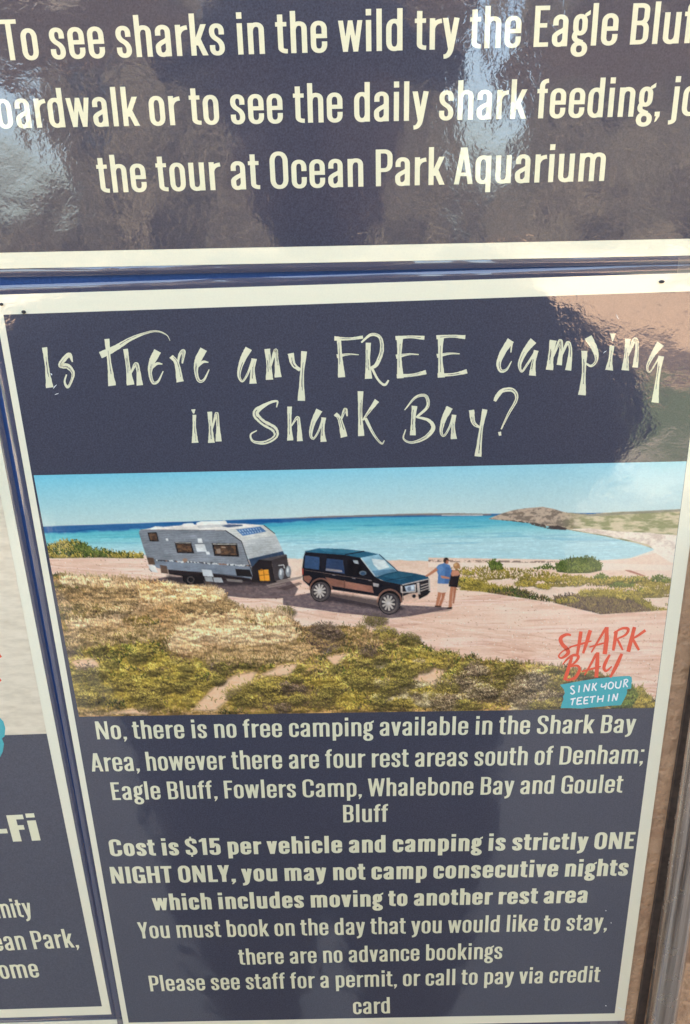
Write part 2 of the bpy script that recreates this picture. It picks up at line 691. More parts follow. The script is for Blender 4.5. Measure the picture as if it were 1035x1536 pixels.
        S.append(poly((0, .33), (W, .33), (W, .33 + t), (0, .33 + t)))
    return W, S


SIDE = {}
for c_ in 'BDEFHINPRLbhiklmnpru1':
    SIDE[c_] = [0.062, 0.045]
for c_ in 'oecdqgOCGQ$5sSa':
    SIDE[c_] = [0.040, 0.040]
for c_ in 'AVWYvwyTft,;.-jk':
    SIDE[c_] = [0.018, 0.018]
for c_ in 'dqaujgHINl im1':
    SIDE.setdefault(c_, [0.05, 0.05])[1] = 0.062
for c_ in ',;':
    SIDE[c_] = [0.045, 0.03]
for c_ in 'o':
    SIDE[c_] = [0.042, 0.042]
SIDE['k'] = [0.062, 0.008]
SIDE['r'] = [0.062, 0.0]
SIDE['L'] = [0.062, 0.01]
SIDE['P'] = [0.062, 0.025]
SIDE['F'] = [0.062, 0.01]
SIDE['e'] = [0.042, 0.038]
SIDE['c'] = [0.042, 0.030]
SIDE['b'] = [0.062, 0.042]
SIDE['p'] = [0.062, 0.042]
SIDE['i'] = [0.062, 0.062]
SIDE['u'] = [0.055, 0.062]
SIDE['g'] = [0.035, 0.015]


def layout(text, w, t, space):
    x, out, ink_end = 0.0, [], {}
    first = True
    for i, ch in enumerate(text):
        if ch == ' ':
            x += space
            ink_end[i] = x
            continue
        sb = SIDE.get(ch, [0.05, 0.05])
        W, S = glyph(ch, w, t)
        x += 0 if first else sb[0]
        first = False
        out.append((x, S))
        x += W
        ink_end[i] = x
        x += sb[1]
    return out, ink_end


def text_line(name, text, p0, p1, cap_px, w, t, mat, parent, y, upto=None, at=0.5, space=0.21, track=0.0):
    """set one printed line between two points of its base line; the letters keep the sheet's upright"""
    a = np.array(W2(*p0, y))
    c = np.array(W2(*p1, y))
    length = np.linalg.norm(c - a)
    d = (c - a) / length
    up = np.array((-d[1], d[0]))
    mx, my = p0[0] + (p1[0] - p0[0]) * at, p0[1] + (p1[1] - p0[1]) * at
    cap = np.linalg.norm(np.array(W2(mx, my - cap_px, y)) - np.array(W2(mx, my, y)))
    out, ends = layout(text, w, t, space)
    n = (upto or len(text)) - 1
    sx = length / ends[n]
    mb = MB()
    layer = 0
    for gx, S in out:
        for k, (vs, fs) in enumerate(S):
            yy = y - 0.000006 * (k + 1)
            pts = []
            for vx, vy in vs:
                q = a + d * (gx + vx) * sx + up * vy * cap
                pts.append((q[0], yy, q[1]))
            mb.add(pts, fs)
    print('TEXT', text[:14], 'x/y scale %.3f' % (sx / cap))
    return mb.build(name, mat, parent)


def catmull(pts, n=8):
    if len(pts) == 2:
        return [tuple(a + (b - a) * i / n for a, b in zip(*pts)) for i in range(n + 1)]
    P = [tuple(2 * a - b for a, b in zip(pts[0], pts[1]))] + list(pts) + [tuple(2 * a - b for a, b in zip(pts[-1], pts[-2]))]
    out = []
    for i in range(1, len(P) - 2):
        for k in range(n):
            u = k / n
            out.append(tuple(0.5 * (2 * b + (c - a) * u + (2 * a - 5 * b + 4 * c - d) * u * u + (3 * b - a - 3 * c + d) * u ** 3)
                             for a, b, c, d in zip(P[i - 1], P[i], P[i + 1], P[i + 2])))
    out.append(tuple(pts[-1]))
    return out


def brush(mb, pts, y, to_px, rough=0.0, rng=random, wscale=1.0, off=0.0, rng_span=(0.0, 1.0)):
    """a brush stroke: points (x, y, width) in a local drawing frame, mapped on the sheet"""
    cl = catmull([tuple(map(float, q)) for q in pts], 8 if len(pts) > 2 else 14)
    n = len(cl)
    i0, i1 = int(rng_span[0] * (n - 1)), int(rng_span[1] * (n - 1))
    vs, fs = [], []
    seq = range(i0, i1 + 1)
    for i in seq:
        a, b = cl[max(0, i - 1)], cl[min(n - 1, i + 1)]
        d = (b[0] - a[0], b[1] - a[1])
        L = math.hypot(*d) or 1
        nr = (-d[1] / L, d[0] / L)
        hw = max(0.3, cl[i][2]) / 2
        for s in (1, -1):
            q = off * hw + s * hw * wscale * (1 + rough * (rng.random() - 0.5))
            vs.append((cl[i][0] + nr[0] * q, cl[i][1] + nr[1] * q))
    for k in range(len(seq) - 1):
        fs.append((2 * k, 2 * k + 2, 2 * k + 3, 2 * k + 1))
    out = []
    for q in vs:
        px = to_px(*q)
        p_ = U(px[0], px[1], y)
        out.append(p_)
    mb.add(out, fs)


# ------------------------------------------------------------------ posters
def flat_part(name, quad_px, y, mat, parent, nu=12, nv=16):
    vs, fs = grid_quad([W2(*q, y) for q in quad_px], y, nu, nv)
    return obj(name, vs, fs, mat, parent)


def sheet_part(name, quad_px, y, thick, mat, parent):
    mb = MB()
    loop = [W2(*q, y) for q in (quad_px[3], quad_px[2], quad_px[1], quad_px[0])]
    mb.prism(loop, y, y + thick)
    return mb.build(name, mat, parent)


def laminate_ring(quad_px, width, y, parent, lift=0.0016, seed=1, sides=(0, 1, 2, 3)):
    """tinted margin of the pouch round the paper: gently waving, its rim a little proud"""
    rng = random.Random(seed)
    c = [np.array(W2(*q, y)) for q in quad_px]
    cen = sum(c) / 4
    inner, outer = [], []
    mb = MB()
    N = 36
    for s in sides:
        a, b = c[s], c[(s + 1) % 4]
        d = (b - a) / np.linalg.norm(b - a)
        nrm = np.array((d[1], -d[0]))
        if np.dot(nrm, (a + b) / 2 - cen) < 0:
            nrm = -nrm
        ph = rng.random() * 6
        rowsv = []
        for i in range(N + 1):
            t = i / N
            q = a + (b - a) * t
            ext = (-width if i == 0 else width if i == N else 0)
            wob = 0.4 * math.sin(ph + t * 9) + 0.3 * math.sin(ph * 2 + t * 23)
            prof = [(0.0, 0.0, 0.0), (0.3, lift * (0.12 + 0.06 * wob), 0.3), (0.7, lift * (0.16 + 0.16 * wob), .7), (1.0, -lift * 0.1, 1.0)]
            rowsv.append([(q[0] + nrm[0] * width * k + d[0] * ext * kk, y + 0.0002 - z, q[1] + nrm[1] * width * k + d[1] * ext * kk) for k, z, kk in prof])
        vs = [v for r_ in rowsv for v in r_]
        fs = []
        for i in range(N):
            for k in range(3):
                p0 = i * 4 + k
                fs.append((p0, p0 + 1, p0 + 5, p0 + 4))
        mb.add(vs, fs)
    o = mb.build('laminate_edge', FILM, parent, True)
    return o


YB = 0.0          # face of the board
# the board: blue, its right side hidden behind the main poster
bx_ = [W2(879, 1530), W2(1027, 395)]
board_right = sum(b[0] for b in bx_) / 2
board = thing('notice_board', 'blue felt notice board showing in the gaps between the laminated posters', 'notice board')
mb = MB()
mb.box(-1.1, board_right, YB, 0.0055, 0.75, 2.05)
mb.build('felt_panel', BOARD, board)
mb = MB()
mb.box(board_right, board_right + 0.016, -0.0004, 0.0055, 0.75, 2.05)
mb.build('frame', TRIM, board)

YP = -0.0012      # face of the paper of a poster
LAY = 0.00003     # ink and film layers

# ---- upper poster
up_quad = [(-75, -620), (1180, -620), (1075, 382.5), (-60, 404.2)]
upper = thing('poster', 'upper laminated navy poster about seeing sharks in the wild, cut off by the top edge', 'poster', 'laminated information posters')
Y = YP - 0.0006
sheet_part('paper', up_quad, Y, 0.0004, PAPER, upper)
flat_part('navy_panel', [(-55, -600), (1165, -600), (1060, 357.5), (-46, 380.0)], Y - LAY, NAVY, upper)
laminate_ring(up_quad, 0.0033, Y, upper, seed=3, sides=(2,))
yt = Y - 2 * LAY
text_line('text_line', 'To see sharks in the wild try the Eagle Bluff', (7, 90.7), (925, 67.4), 61.5, 0.127, 0.108, CREAM, upper, yt, upto=39)
text_line('text_line', 'oardwalk or to see the daily shark feeding, join', (-2, 192.7), (978, 174.4), 57.5, 0.127, 0.108, CREAM, upper, yt, upto=42)
text_line('text_line', 'the tour at Ocean Park Aquarium', (149, 289.2), (906, 271.3), 55, 0.127, 0.108, CREAM, upper, yt)

# ---- main poster
mq = [(-11, 442.5), (1092, 407.5), (936, 1531), (187, 1547)]
main = thing('poster', 'laminated poster asking about free camping, with a photo of a caravan on a beach track', 'poster', 'laminated information posters')
Y = YP
sheet_part('paper', mq, Y, 0.0004, PAPER, main)
nq = [(5, 472), (1064, 436.0), (922, 1520), (193, 1534)]
flat_part('navy_panel', nq, Y - LAY, NAVY, main)
laminate_ring(mq, 0.0036, Y, main, seed=7, sides=(0, 2, 3))
yt = Y - 2 * LAY
RW, RT, BW, BT = 0.136, 0.108, 0.188, 0.146
LINES = [
    ('No, there is no free camping available in the Shark Bay', (146, 1109), (952, 1099), 27, 0),
    ('Area, however there are four rest areas south of Denham;', (138, 1157.3), (964, 1145), 27.5, 0),
    ('Eagle Bluff, Fowlers Camp, Whalebone Bay and Goulet', (169, 1200), (933, 1189), 26.5, 0),
    ('Bluff', (515, 1233.5), (582, 1232.6), 26, 0),
    ('Cost is $15 per vehicle and camping is strictly ONE', (166, 1284.3), (950, 1273), 25, 1),
    ('NIGHT ONLY, you may not camp consecutive nights', (168, 1325.3), (941, 1313.5), 25, 1),
    ('which includes moving to another rest area', (230, 1365.5), (880, 1354), 24, 1),
    ('You must book on the day that you would like to stay,', (209, 1407.7), (910, 1395), 24.5, 0),
    ('there are no advance bookings', (359, 1447.2), (753, 1438), 23.5, 0),
    ('Please see staff for a permit, or call to pay via credit', (226, 1487), (899, 1473), 23.5, 0),
    ('card', (530, 1521.2), (585, 1519.8), 23.5, 0),
]
for txt, p0, p1, cap, bold in LINES:
    text_line('bold_text_line' if bold else 'text_line', txt, p0, p1, cap, BW if bold else RW, BT if bold else RT, CREAM, main, yt, space=0.21)

# title: brush lettering with dry, split strokes
F1 = lambda x, y: (50 + x / 3.45, 480 + y / 3.45)
F2 = lambda x, y: (340 + x / 2.724, 480 + y / 2.724)
F3 = lambda x, y: (720 + x / 3.286, 480 + y / 3.286)
F4 = lambda x, y: (270 + x / 1.953, 570 + y / 1.953)


def sh(st, dx, dy):
    return [[(x + dx, y + dy, w) for x, y, w in s] for s in st]


le = [[(643, 160, 38), (615, 215, 34), (604, 270, 20), (618, 322, 16), (645, 318, 12), (672, 265, 5)], [(612, 250, 12), (640, 226, 14), (668, 228, 5)]]
lE = [[(708, 66, 26), (706, 150, 17), (710, 238, 28)], [(690, 74, 17), (750, 69, 11), (808, 73, 17)], [(692, 150, 17), (745, 140, 8), (785, 141, 4)], [(695, 229, 16), (760, 225, 12), (815, 213, 18)]]
la4 = [[(408, 88, 20), (390, 125, 14), (383, 160, 9), (392, 171, 6), (408, 145, 6), (418, 112, 6)], [(421, 110, 14), (418, 145, 10), (420, 181, 18)]]
TITLE1 = [
    (F1, [[(58, 142, 26), (70, 240, 20), (84, 350, 38)]]),
    (F1, [[(203, 217, 6), (184, 180, 24), (140, 233, 24), (178, 240, 26), (205, 272, 18), (199, 310, 13), (178, 347, 14), (162, 320, 10), (172, 282, 7)]]),
    (F1, [[(380, 98, 26), (393, 220, 20), (408, 340, 40)], [(347, 182, 36), (420, 148, 30), (500, 100, 20), (580, 68, 12), (640, 58, 9), (690, 78, 5), (708, 108, 2)]]),
    (F1, [[(477, 150, 26), (490, 240, 22), (503, 336, 40)], [(505, 275, 8), (530, 228, 20), (543, 262, 20), (551, 338, 32)]]),
    (F1, le),
    (F1, [[(713, 188, 22), (742, 225, 24), (760, 320, 38)], [(745, 238, 10), (758, 178, 14), (778, 163, 20), (771, 225, 8)]]),
    (F1, sh(le, 238, -9)),
    (F2, [[(90, 116, 30), (62, 170, 22), (50, 225, 13), (65, 250, 9), (88, 215, 9), (106, 162, 9)], [(112, 158, 22), (106, 205, 17), (108, 260, 30)]]),
    (F2, [[(166, 118, 24), (172, 180, 19), (175, 244, 30)], [(178, 195, 7), (199, 124, 15), (204, 160, 15), (210, 234, 28)]]),
    (F2, [[(262, 136, 26), (272, 180, 19), (300, 205, 13)], [(317, 128, 24), (308, 220, 16), (305, 330, 30)]]),
    (F2, [[(458, 72, 18), (464, 150, 17), (470, 234, 30)], [(440, 75, 18), (500, 77, 11), (557, 70, 13)], [(450, 148, 16), (500, 140, 7), (540, 142, 3)]]),
    (F2, [[(579, 93, 22), (577, 170, 18), (580, 240, 30)], [(550, 92, 7), (590, 60, 12), (627, 72, 13), (634, 125, 16), (612, 182, 16), (588, 196, 9)], [(590, 190, 11), (618, 243, 9), (645, 265, 10), (662, 246, 7)]]),
    (F2, lE),
    (F2, sh(lE, 167, -3)),
    (F3, [[(152, 100, 34), (112, 160, 28), (92, 215, 22), (102, 250, 17), (130, 245, 11), (156, 203, 4)], [(158, 105, 12), (152, 160, 5)]]),
    (F3, [[(264, 102, 36), (225, 150, 27), (196, 215, 18), (206, 254, 10), (235, 215, 11), (270, 160, 11)], [(277, 150, 24), (264, 210, 20), (258, 274, 36)]]),
    (F3, [[(361, 100, 34), (350, 170, 26), (343, 246, 36)], [(358, 185, 8), (393, 105, 18), (401, 135, 18), (391, 222, 26)], [(398, 185, 8), (432, 112, 16), (446, 150, 17), (435, 248, 30)]]),
    (F3, [[(515, 152, 30), (512, 260, 19), (503, 370, 38)], [(533, 84, 38), (568, 150, 28), (573, 200, 14), (548, 226, 12), (518, 212, 9)]]),
    (F3, [[(651, 126, 24), (643, 190, 19), (636, 247, 38)], [(655, 66, 28), (654, 104, 6)]]),
    (F3, [[(729, 92, 28), (722, 170, 21), (716, 248, 38)], [(728, 178, 8), (762, 98, 22), (774, 130, 16), (765, 234, 28)]]),
    (F3, [[(890, 116, 40), (850, 175, 22), (825, 230, 12), (836, 257, 7), (865, 215, 7), (886, 178, 9)], [(893, 178, 28), (877, 280, 18), (862, 407, 36)]]),
]
TITLE2 = [
    (F4, [[(42, 102, 11), (42, 140, 10), (44, 184, 20)], [(39, 86, 13), (40, 98, 4)]]),
    (F4, [[(87, 93, 14), (90, 140, 11), (92, 184, 20)], [(94, 145, 4), (107, 97, 9), (111, 130, 9), (113, 180, 18)]]),
    (F4, [[(283, 80, 3), (284, 62, 6), (255, 70, 9), (222, 95, 18), (240, 122, 17), (275, 143, 18), (280, 165, 13), (250, 183, 11), (215, 180, 7), (207, 160, 5), (225, 148, 3)]]),
    (F4, [[(321, 78, 14), (321, 130, 11), (323, 177, 18)], [(326, 135, 4), (344, 110, 9), (349, 132, 10), (351, 179, 17)]]),
    (F4, la4),
    (F4, [[(455, 99, 12), (468, 115, 12), (481, 167, 20)], [(470, 122, 4), (484, 86, 10), (490, 106, 4)]]),
    (F4, [[(529, 33, 16), (528, 100, 12), (531, 164, 18)], [(535, 118, 4), (577, 60, 15)], [(543, 112, 9), (568, 160, 7), (590, 186, 5), (599, 177, 2)]]),
    (F4, [[(687, 76, 17), (683, 120, 12), (682, 162, 18)], [(658, 88, 3), (690, 51, 7), (720, 47, 9), (725, 78, 9), (692, 110, 6)], [(696, 109, 6), (728, 118, 9), (742, 140, 12), (720, 168, 11), (680, 183, 7), (655, 172, 5), (661, 145, 3)]]),
    (F4, sh(la4, 382, -8)),
    (F4, [[(854, 88, 16), (860, 125, 12), (880, 140, 6)], [(893, 86, 15), (881, 150, 11), (873, 224, 20)]]),
    (F4, [[(922, 62, 8), (929, 48, 12), (945, 31, 12), (975, 30, 12), (986, 55, 9), (962, 100, 7), (941, 144, 4)], [(936, 152, 9), (938, 163, 7)]]),
]


def title(name, glyphs, seed):
    rng = random.Random(seed)
    ink, slit = MB(), MB()
    for fr, strokes in glyphs:
        k = 3.286 if fr is F3 else 3.45 if fr is F1 else 2.724 if fr is F2 else 1.953
        for i, s in enumerate(strokes):
            brush(ink, s, yt - 0.000006 * (i + 1), fr, 0.14, rng)
            big = max(p_[2] for p_ in s) / k
            L = sum(math.hypot(a[0] - b[0], a[1] - b[1]) for a, b in zip(s, s[1:])) / k
            if big > 4.5 and L > 14:
                for _ in range(2 if L > 25 else 1):
                    o_ = rng.uniform(-0.45, 0.45)
                    t0 = rng.uniform(0.15, 0.5)
                    t1 = min(0.97, t0 + rng.uniform(0.3, 0.55))
                    brush(slit, s, yt - 0.00004, fr, 1.3, rng, rng.uniform(0.06, 0.12), o_, (t0, t1))
    o = ink.build(name, CREAM, main)
    slit.build('dry_brush_gap', NAVY, o)


title('title_line', TITLE1, 5)
title('title_line', TITLE2, 9)

# ------------------------------------------------------------------ the printed photograph (a flat print made of fine colour cells)
PW, PH = 900, 398
PQ = [(50.5, 713), (1030, 692), (981.5, 1062), (118.5, 1075)]


def homography(src, dst):
    A = []
    for (x, y), (u, v) in zip(src, dst):
        A.append([x, y, 1, 0, 0, 0, -u * x, -u * y, -u])
        A.append([0, 0, 0, x, y, 1, -v * x, -v * y, -v])
    _, _, vt = np.linalg.svd(np.array(A, float))
    return vt[-1].reshape(3, 3)


HM = homography(PQ, [(0, 0), (PW - 1, 0), (PW - 1, PH - 1), (0, PH - 1)])
HI = np.linalg.inv(HM)


def to_r(x, y):
    d = HM[2, 0] * x + HM[2, 1] * y + HM[2, 2]
    return ((HM[0, 0] * x + HM[0, 1] * y + HM[0, 2]) / d, (HM[1, 0] * x + HM[1, 1] * y + HM[1, 2]) / d)


jj, ii = np.mgrid[0:PH, 0:PW].astype(float)
dd = HI[2, 0] * ii + HI[2, 1] * jj + HI[2, 2]
PX = (HI[0, 0] * ii + HI[0, 1] * jj + HI[0, 2]) / dd
PY = (HI[1, 0] * ii + HI[1, 1] * jj + HI[1, 2]) / dd


def vnoise(sx, sy, seed, octaves=4, gain=0.55):
    rs = np.random.RandomState(seed)
    out = np.zeros((PH, PW))
    amp, tot = 1.0, 0.0
    for o_ in range(octaves):
        nx_, ny_ = int(PW / sx) + 3, int(PH / sy) + 3
        g_ = rs.rand(ny_, nx_)
        fx, fy = ii / sx, jj / sy
        x0, y0 = fx.astype(int), fy.astype(int)
        ux, uy = fx - x0, fy - y0
        ux, uy = ux * ux * (3 - 2 * ux), uy * uy * (3 - 2 * uy)
        v = (g_[y0, x0] * (1 - ux) + g_[y0, x0 + 1] * ux) * (1 - uy) + (g_[y0 + 1, x0] * (1 - ux) + g_[y0 + 1, x0 + 1] * ux) * uy
        out += amp * v
        tot += amp
        amp *= gain
        sx, sy = max(sx / 2, 1.01), max(sy / 2, 1.01)
    return out / tot


def sm(a, b, x):
    t = np.clip((x - a) / (b - a), 0, 1)
    return t * t * (3 - 2 * t)


IMG = np.zeros((PH, PW, 3))


def rgb(c):
    return np.array(c, float) / 255


def over(col, mask):
    global IMG
    c = rgb(col) if not isinstance(col, np.ndarray) else col
    IMG = IMG * (1 - mask[..., None]) + c * mask[..., None]


def curve(pts):
    xs, ys = zip(*pts)
    return np.interp(PX, xs, ys)


def mixc(c0, c1, t):
    return rgb(c0) * (1 - t[..., None]) + rgb(c1) * t[..., None]


def pmask(pts, frame=None, soft=True):
    """coverage of a polygon given in picture positions"""
    q = [to_r(*(frame(*p_) if frame else p_)) for p_ in pts]
    xs, ys = [a for a, _ in q], [b_ for _, b_ in q]
    x0, x1 = max(0, int(min(xs)) - 1), min(PW, int(max(xs)) + 3)
    y0, y1 = max(0, int(min(ys)) - 1), min(PH, int(max(ys)) + 3)
    m_ = np.zeros((PH, PW))
    if x1 <= x0 or y1 <= y0:
        return m_
    sub = np.zeros((y1 - y0, x1 - x0))
    for ox in (-.33, 0, .33):
        for oy in (-.33, 0, .33):
            gx, gy = np.meshgrid(np.arange(x0, x1) + ox, np.arange(y0, y1) + oy)
            ins = np.zeros(gx.shape, bool)
            for (ax_, ay_), (bx2, by2) in zip(q, q[1:] + q[:1]):
                if ay_ == by2:
                    continue
                c_ = ((ay_ > gy) != (by2 > gy)) & (gx < (bx2 - ax_) * (gy - ay_) / (by2 - ay_) + ax_)
                ins ^= c_
            sub += ins
    m_[y0:y1, x0:x1] = sub / 9
    return m_


def emask(cx_, cy_, rx, ry, frame=None, n=26):
    return pmask([(cx_ + rx * math.cos(2 * math.pi * i / n), cy_ + ry * math.sin(2 * math.pi * i / n)) for i in range(n)], frame)


def lmask(p0, p1, w, frame=None):
    d = (p1[0] - p0[0], p1[1] - p0[1])
    L = math.hypot(*d) or 1
    n_ = (-d[1] / L * w / 2, d[0] / L * w / 2)
    return pmask([(p0[0] + n_[0], p0[1] + n_[1]), (p1[0] + n_[0], p1[1] + n_[1]), (p1[0] - n_[0], p1[1] - n_[1]), (p0[0] - n_[0], p0[1] - n_[1])], frame)


n1 = vnoise(60, 24, 1)
n2 = vnoise(14, 6, 2)
n3 = vnoise(5, 3.2, 3, 3, 0.7)
n4 = vnoise(140, 40, 4)
nf = vnoise(2.6, 2.2, 5, 2, 0.8)

hz = curve([(40, 791), (64, 790), (415, 778), (540, 773.2), (740, 771), (1040, 768)])
topy = curve([(50, 713), (1030, 692)])
# sky
ts = np.clip((PY - topy) / (hz - topy), 0, 1)
tx = np.clip((PX - 50) / 950, 0, 1)
sky_c = mixc((106, 192, 220), (190, 214, 214), ts ** 0.8)
sky_r = mixc((156, 208, 226), (192, 214, 216), ts ** 0.8)
IMG[:] = sky_c * (1 - tx[..., None]) + sky_r * tx[..., None]
IMG += (n4 - 0.5)[..., None] * 0.03
# sea
sea = sm(-0.5, 0.5, PY - hz)
sd = PY - hz
shore = curve([(60, 840), (340, 835), (640, 841), (720, 842), (830, 841), (900, 841), (940, 836), (985, 824), (1040, 815)])
q_ = np.clip(sd / np.maximum(shore - hz, 1), 0, 1)
near = mixc((92, 186, 198), (176, 212, 220), sm(0.08, 0.78, q_ + 0.34 * (tx - 0.40)))
deep = rgb((42, 98, 152))
dw = curve([(60, 10.5), (300, 8.5), (420, 6), (560, 3.5), (700, 3), (1000, 2)])
dm = 1 - sm(0.8, 1.25, sd / dw + (n2 - 0.5) * 0.5)
mid = rgb((70, 162, 192))
mm_ = 1 - sm(0.0, 0.34, q_)
sea_c = near * (1 - mm_[..., None]) + mid * mm_[..., None]
sea_c = sea_c * (1 - dm[..., None]) + deep * dm[..., None]
strk = sm(0.55, 0.7, vnoise(160, 2.6, 8, 3)) * 0.22 * (1 - q_)
sea_c = sea_c * (1 - strk[..., None]) + rgb((60, 120, 160)) * strk[..., None]
sea_c = sea_c + ((vnoise(22, 1.8, 9, 3) - 0.5) * 0.06)[..., None]
sea_c = sea_c + (sm(0.55, 0.8, vnoise(9, 1.3, 161, 2)) * 0.05 * sm(0.1, 0.5, q_))[..., None] - (sm(0.58, 0.75, vnoise(60, 5, 162, 3)) * 0.07 * (1 - sm(0.5, 0.95, q_)))[..., None] * np.array((1.2, .7, .4))
over(sea_c, sea)
# far land on the horizon
over((136, 122, 116), pmask([(412, 779), (470, 775), (540, 773), (620, 770.5), (680, 770), (735, 771), (735, 773.5), (620, 773.5), (540, 775.5)]) * 0.9)
over((205, 205, 200), pmask([(660, 772.4), (722, 772), (722, 774), (660, 774.2)]) * 0.8)

# headland and dunes
B3 = lambda x, y: (640 + x / 2.62, 730 + y / 2.62)
hill = pmask([(236, 128), (262, 117), (290, 106), (335, 93), (380, 86), (450, 80), (495, 88), (540, 102), (600, 107), (640, 110), (700, 103), (760, 100), (860, 99), (1060, 86), (1060, 300), (930, 300), (893, 246), (830, 225), (700, 196), (560, 172), (480, 158), (370, 140)], B3)
hc = mixc((190, 168, 150), (126, 112, 102), sm(0.42, 0.62, n2 * 0.5 + n3 * 0.5))
over(hc, hill)
rgt = sm(500, 640, (PX - 640) * 2.62) * hill
gr = mixc((206, 190, 160), (138, 140, 98), sm(0.40, 0.60, n2 * 0.6 + vnoise(30, 4, 12) * 0.4))
over(gr, rgt)
over((120, 118, 104), pmask([(540, 102), (640, 110), (760, 100), (1060, 86), (1060, 95), (860, 106), (640, 118)], B3) * 0.7)
over((84, 72, 68), pmask([(236, 126), (370, 137), (480, 153), (545, 165), (540, 171), (470, 166), (370, 142)], B3) * sm(0.3, 0.5, n3))
over((70, 60, 60), pmask([(474, 160), (510, 154), (546, 164), (544, 172), (480, 168)], B3) * 0.9)
beach = pmask([(556, 168), (640, 165), (760, 178), (860, 182), (990, 192), (1060, 194), (1060, 320), (960, 330), (760, 305), (690, 296), (800, 281), (893, 250), (870, 228), (780, 208), (700, 193)], B3)
over(mixc((240, 226, 212), (206, 184, 170), sm(0.45, 0.75, n1 * .5 + n3 * .5)), beach)
# sand flats behind the track
land = curve([(60, 845), (200, 843), (430, 838), (560, 840), (640, 842), (760, 843), (830, 846), (900, 847), (1040, 846)])
lm = sm(-1.2, 1.2, PY - land + (n2 - .5) * 4)
bk = pmask([(0, 280), (690, 290), (800, 283), (900, 262), (960, 300), (1060, 290), (1060, 420), (0, 420)], B3)
sand = mixc((238, 212, 194), (226, 190, 170), sm(0.3, 0.8, n1 * .6 + n3 * .4))
over(sand, np.maximum(lm, bk * (PX > 640)))
lft = sm(-1.5, 1.5, PY - curve([(60, 832), (150, 830), (215, 832), (250, 840), (700, 860)]) + (n2 - .5) * 5) * (PX < 440)
over(sand, lft)
over((120, 98, 90), pmask([(0, 288), (200, 291), (480, 293), (600, 296), (600, 302), (300, 299), (0, 297)], B3) * sm(0.42, 0.58, n3) * 0.75)
over((238, 220, 206), pmask([(0, 299), (300, 301), (700, 302), (980, 310), (980, 330), (700, 330), (500, 318), (0, 318)], B3) * 0.75)
over((170, 100, 84), pmask([(775, 328), (800, 330), (860, 352), (850, 354), (790, 336)], B3) * 0.8)

def feather(m_, r=7, k=0.9):
    """ragged, soft edge for a patch of growth"""
    for ax_ in (0, 1):
        c_ = np.cumsum(np.pad(m_, [(r + 1, r) if a == ax_ else (0, 0) for a in (0, 1)], mode='edge'), ax_)
        m_ = (c_[2 * r + 1:] - c_[:-2 * r - 1]) / (2 * r + 1) if ax_ == 0 else (c_[:, 2 * r + 1:] - c_[:, :-2 * r - 1]) / (2 * r + 1)
    return np.clip(m_ + (n3 - 0.5) * k * (m_ > 0.02) * (m_ < 0.98), 0, 1)



def scrub_region(mask, n, cols, length, lean, seed, wide=1, mixv=0.85):
    """short upright dabs of print colour over a region, farther ones first"""
    global IMG
    rs = np.random.RandomState(seed)
    ys, xs = np.nonzero(mask > 0.5)
    if len(xs) == 0:
        return
    k = rs.randint(0, len(xs), n)
    k = k[np.argsort(ys[k])]
    x0, y0 = xs[k].astype(float), ys[k].astype(float)
    L = length * (0.5 + rs.rand(n)) * (0.6 + 0.8 * (y0 / PH))
    an = (rs.rand(n) - 0.5) * lean * 2
    pal = np.array([rgb(c) for c in cols])
    pn = n2[ys[k], xs[k]] * 0.55 + n1[ys[k], xs[k]] * 0.55 + rs.rand(n) * 0.35 - 0.22
    idx = np.clip((pn * len(pal)).astype(int), 0, len(pal) - 1)
    base = pal[idx] * (0.86 + 0.28 * rs.rand(n))[:, None]
    steps = int(length * 2.2) + 2
    for s in range(steps):
        u = s / (steps - 1)
        xx = np.clip((x0 + np.sin(an) * L * u).round().astype(int), 0, PW - 1)
        yy = np.clip((y0 - np.cos(an) * L * u).round().astype(int), 0, PH - 1)
        sh_ = 0.76 + 0.38 * u
        c_ = np.clip(base * sh_, 0, 1)
        for dx in range(wide):
            xq = np.clip(xx + dx, 0, PW - 1)
            IMG[yy, xq] = IMG[yy, xq] * (1 - mixv) + c_ * mixv


OLIVE = [(86, 76, 42), (116, 104, 52), (140, 124, 58), (160, 140, 66), (184, 160, 84)]
YELLOW = [(92, 84, 44), (126, 112, 54), (148, 130, 62), (166, 148, 78), (134, 124, 66)]
STRAW = [(140, 104, 74), (176, 138, 98), (204, 170, 130), (220, 192, 158), (196, 158, 116)]
DARKS = [(58, 44, 44), (78, 62, 58), (104, 84, 66), (128, 108, 70), (90, 74, 62)]
GREEN = [(48, 60, 30), (66, 82, 38), (92, 104, 48), (118, 124, 62), (84, 96, 44)]


def clump(pts, cols, n, length, seed, frame=None, base=None, lean=0.7):
    m_ = pmask(pts, frame)
    if base is not None:
        over(base, m_ * sm(0.3, 0.5, n3 * 0.7 + 0.2))
    scrub_region(m_, n, cols, length, lean, seed)


# low scrub across the flat, streaky
flat = pmask([(60, 318), (400, 345), (520, 350), (960, 372), (955, 470), (880, 470), (480, 452), (300, 420), (100, 440)], B3)
stk = vnoise(46, 5, 21, 4)
over(mixc((150, 128, 70), (106, 96, 56), n3), flat * sm(0.50, 0.60, stk) * 0.9)
scrub_region(flat * sm(0.49, 0.56, stk), 1500, OLIVE, 3, 0.6, 22)
clump([(100, 322), (200, 318), (440, 332), (540, 352), (720, 372), (960, 366), (958, 412), (820, 408), (700, 396), (560, 388), (380, 372), (130, 346)], OLIVE, 1300, 3, 23, B3)
clump([(128, 392), (180, 376), (250, 392), (330, 402), (390, 420), (388, 440), (240, 432), (130, 440)], OLIVE, 700, 5, 24, B3, (120, 106, 56))
clump([(232, 416), (330, 402), (470, 440), (480, 458), (390, 452), (240, 436)], DARKS + GREEN, 500, 4, 25, B3)
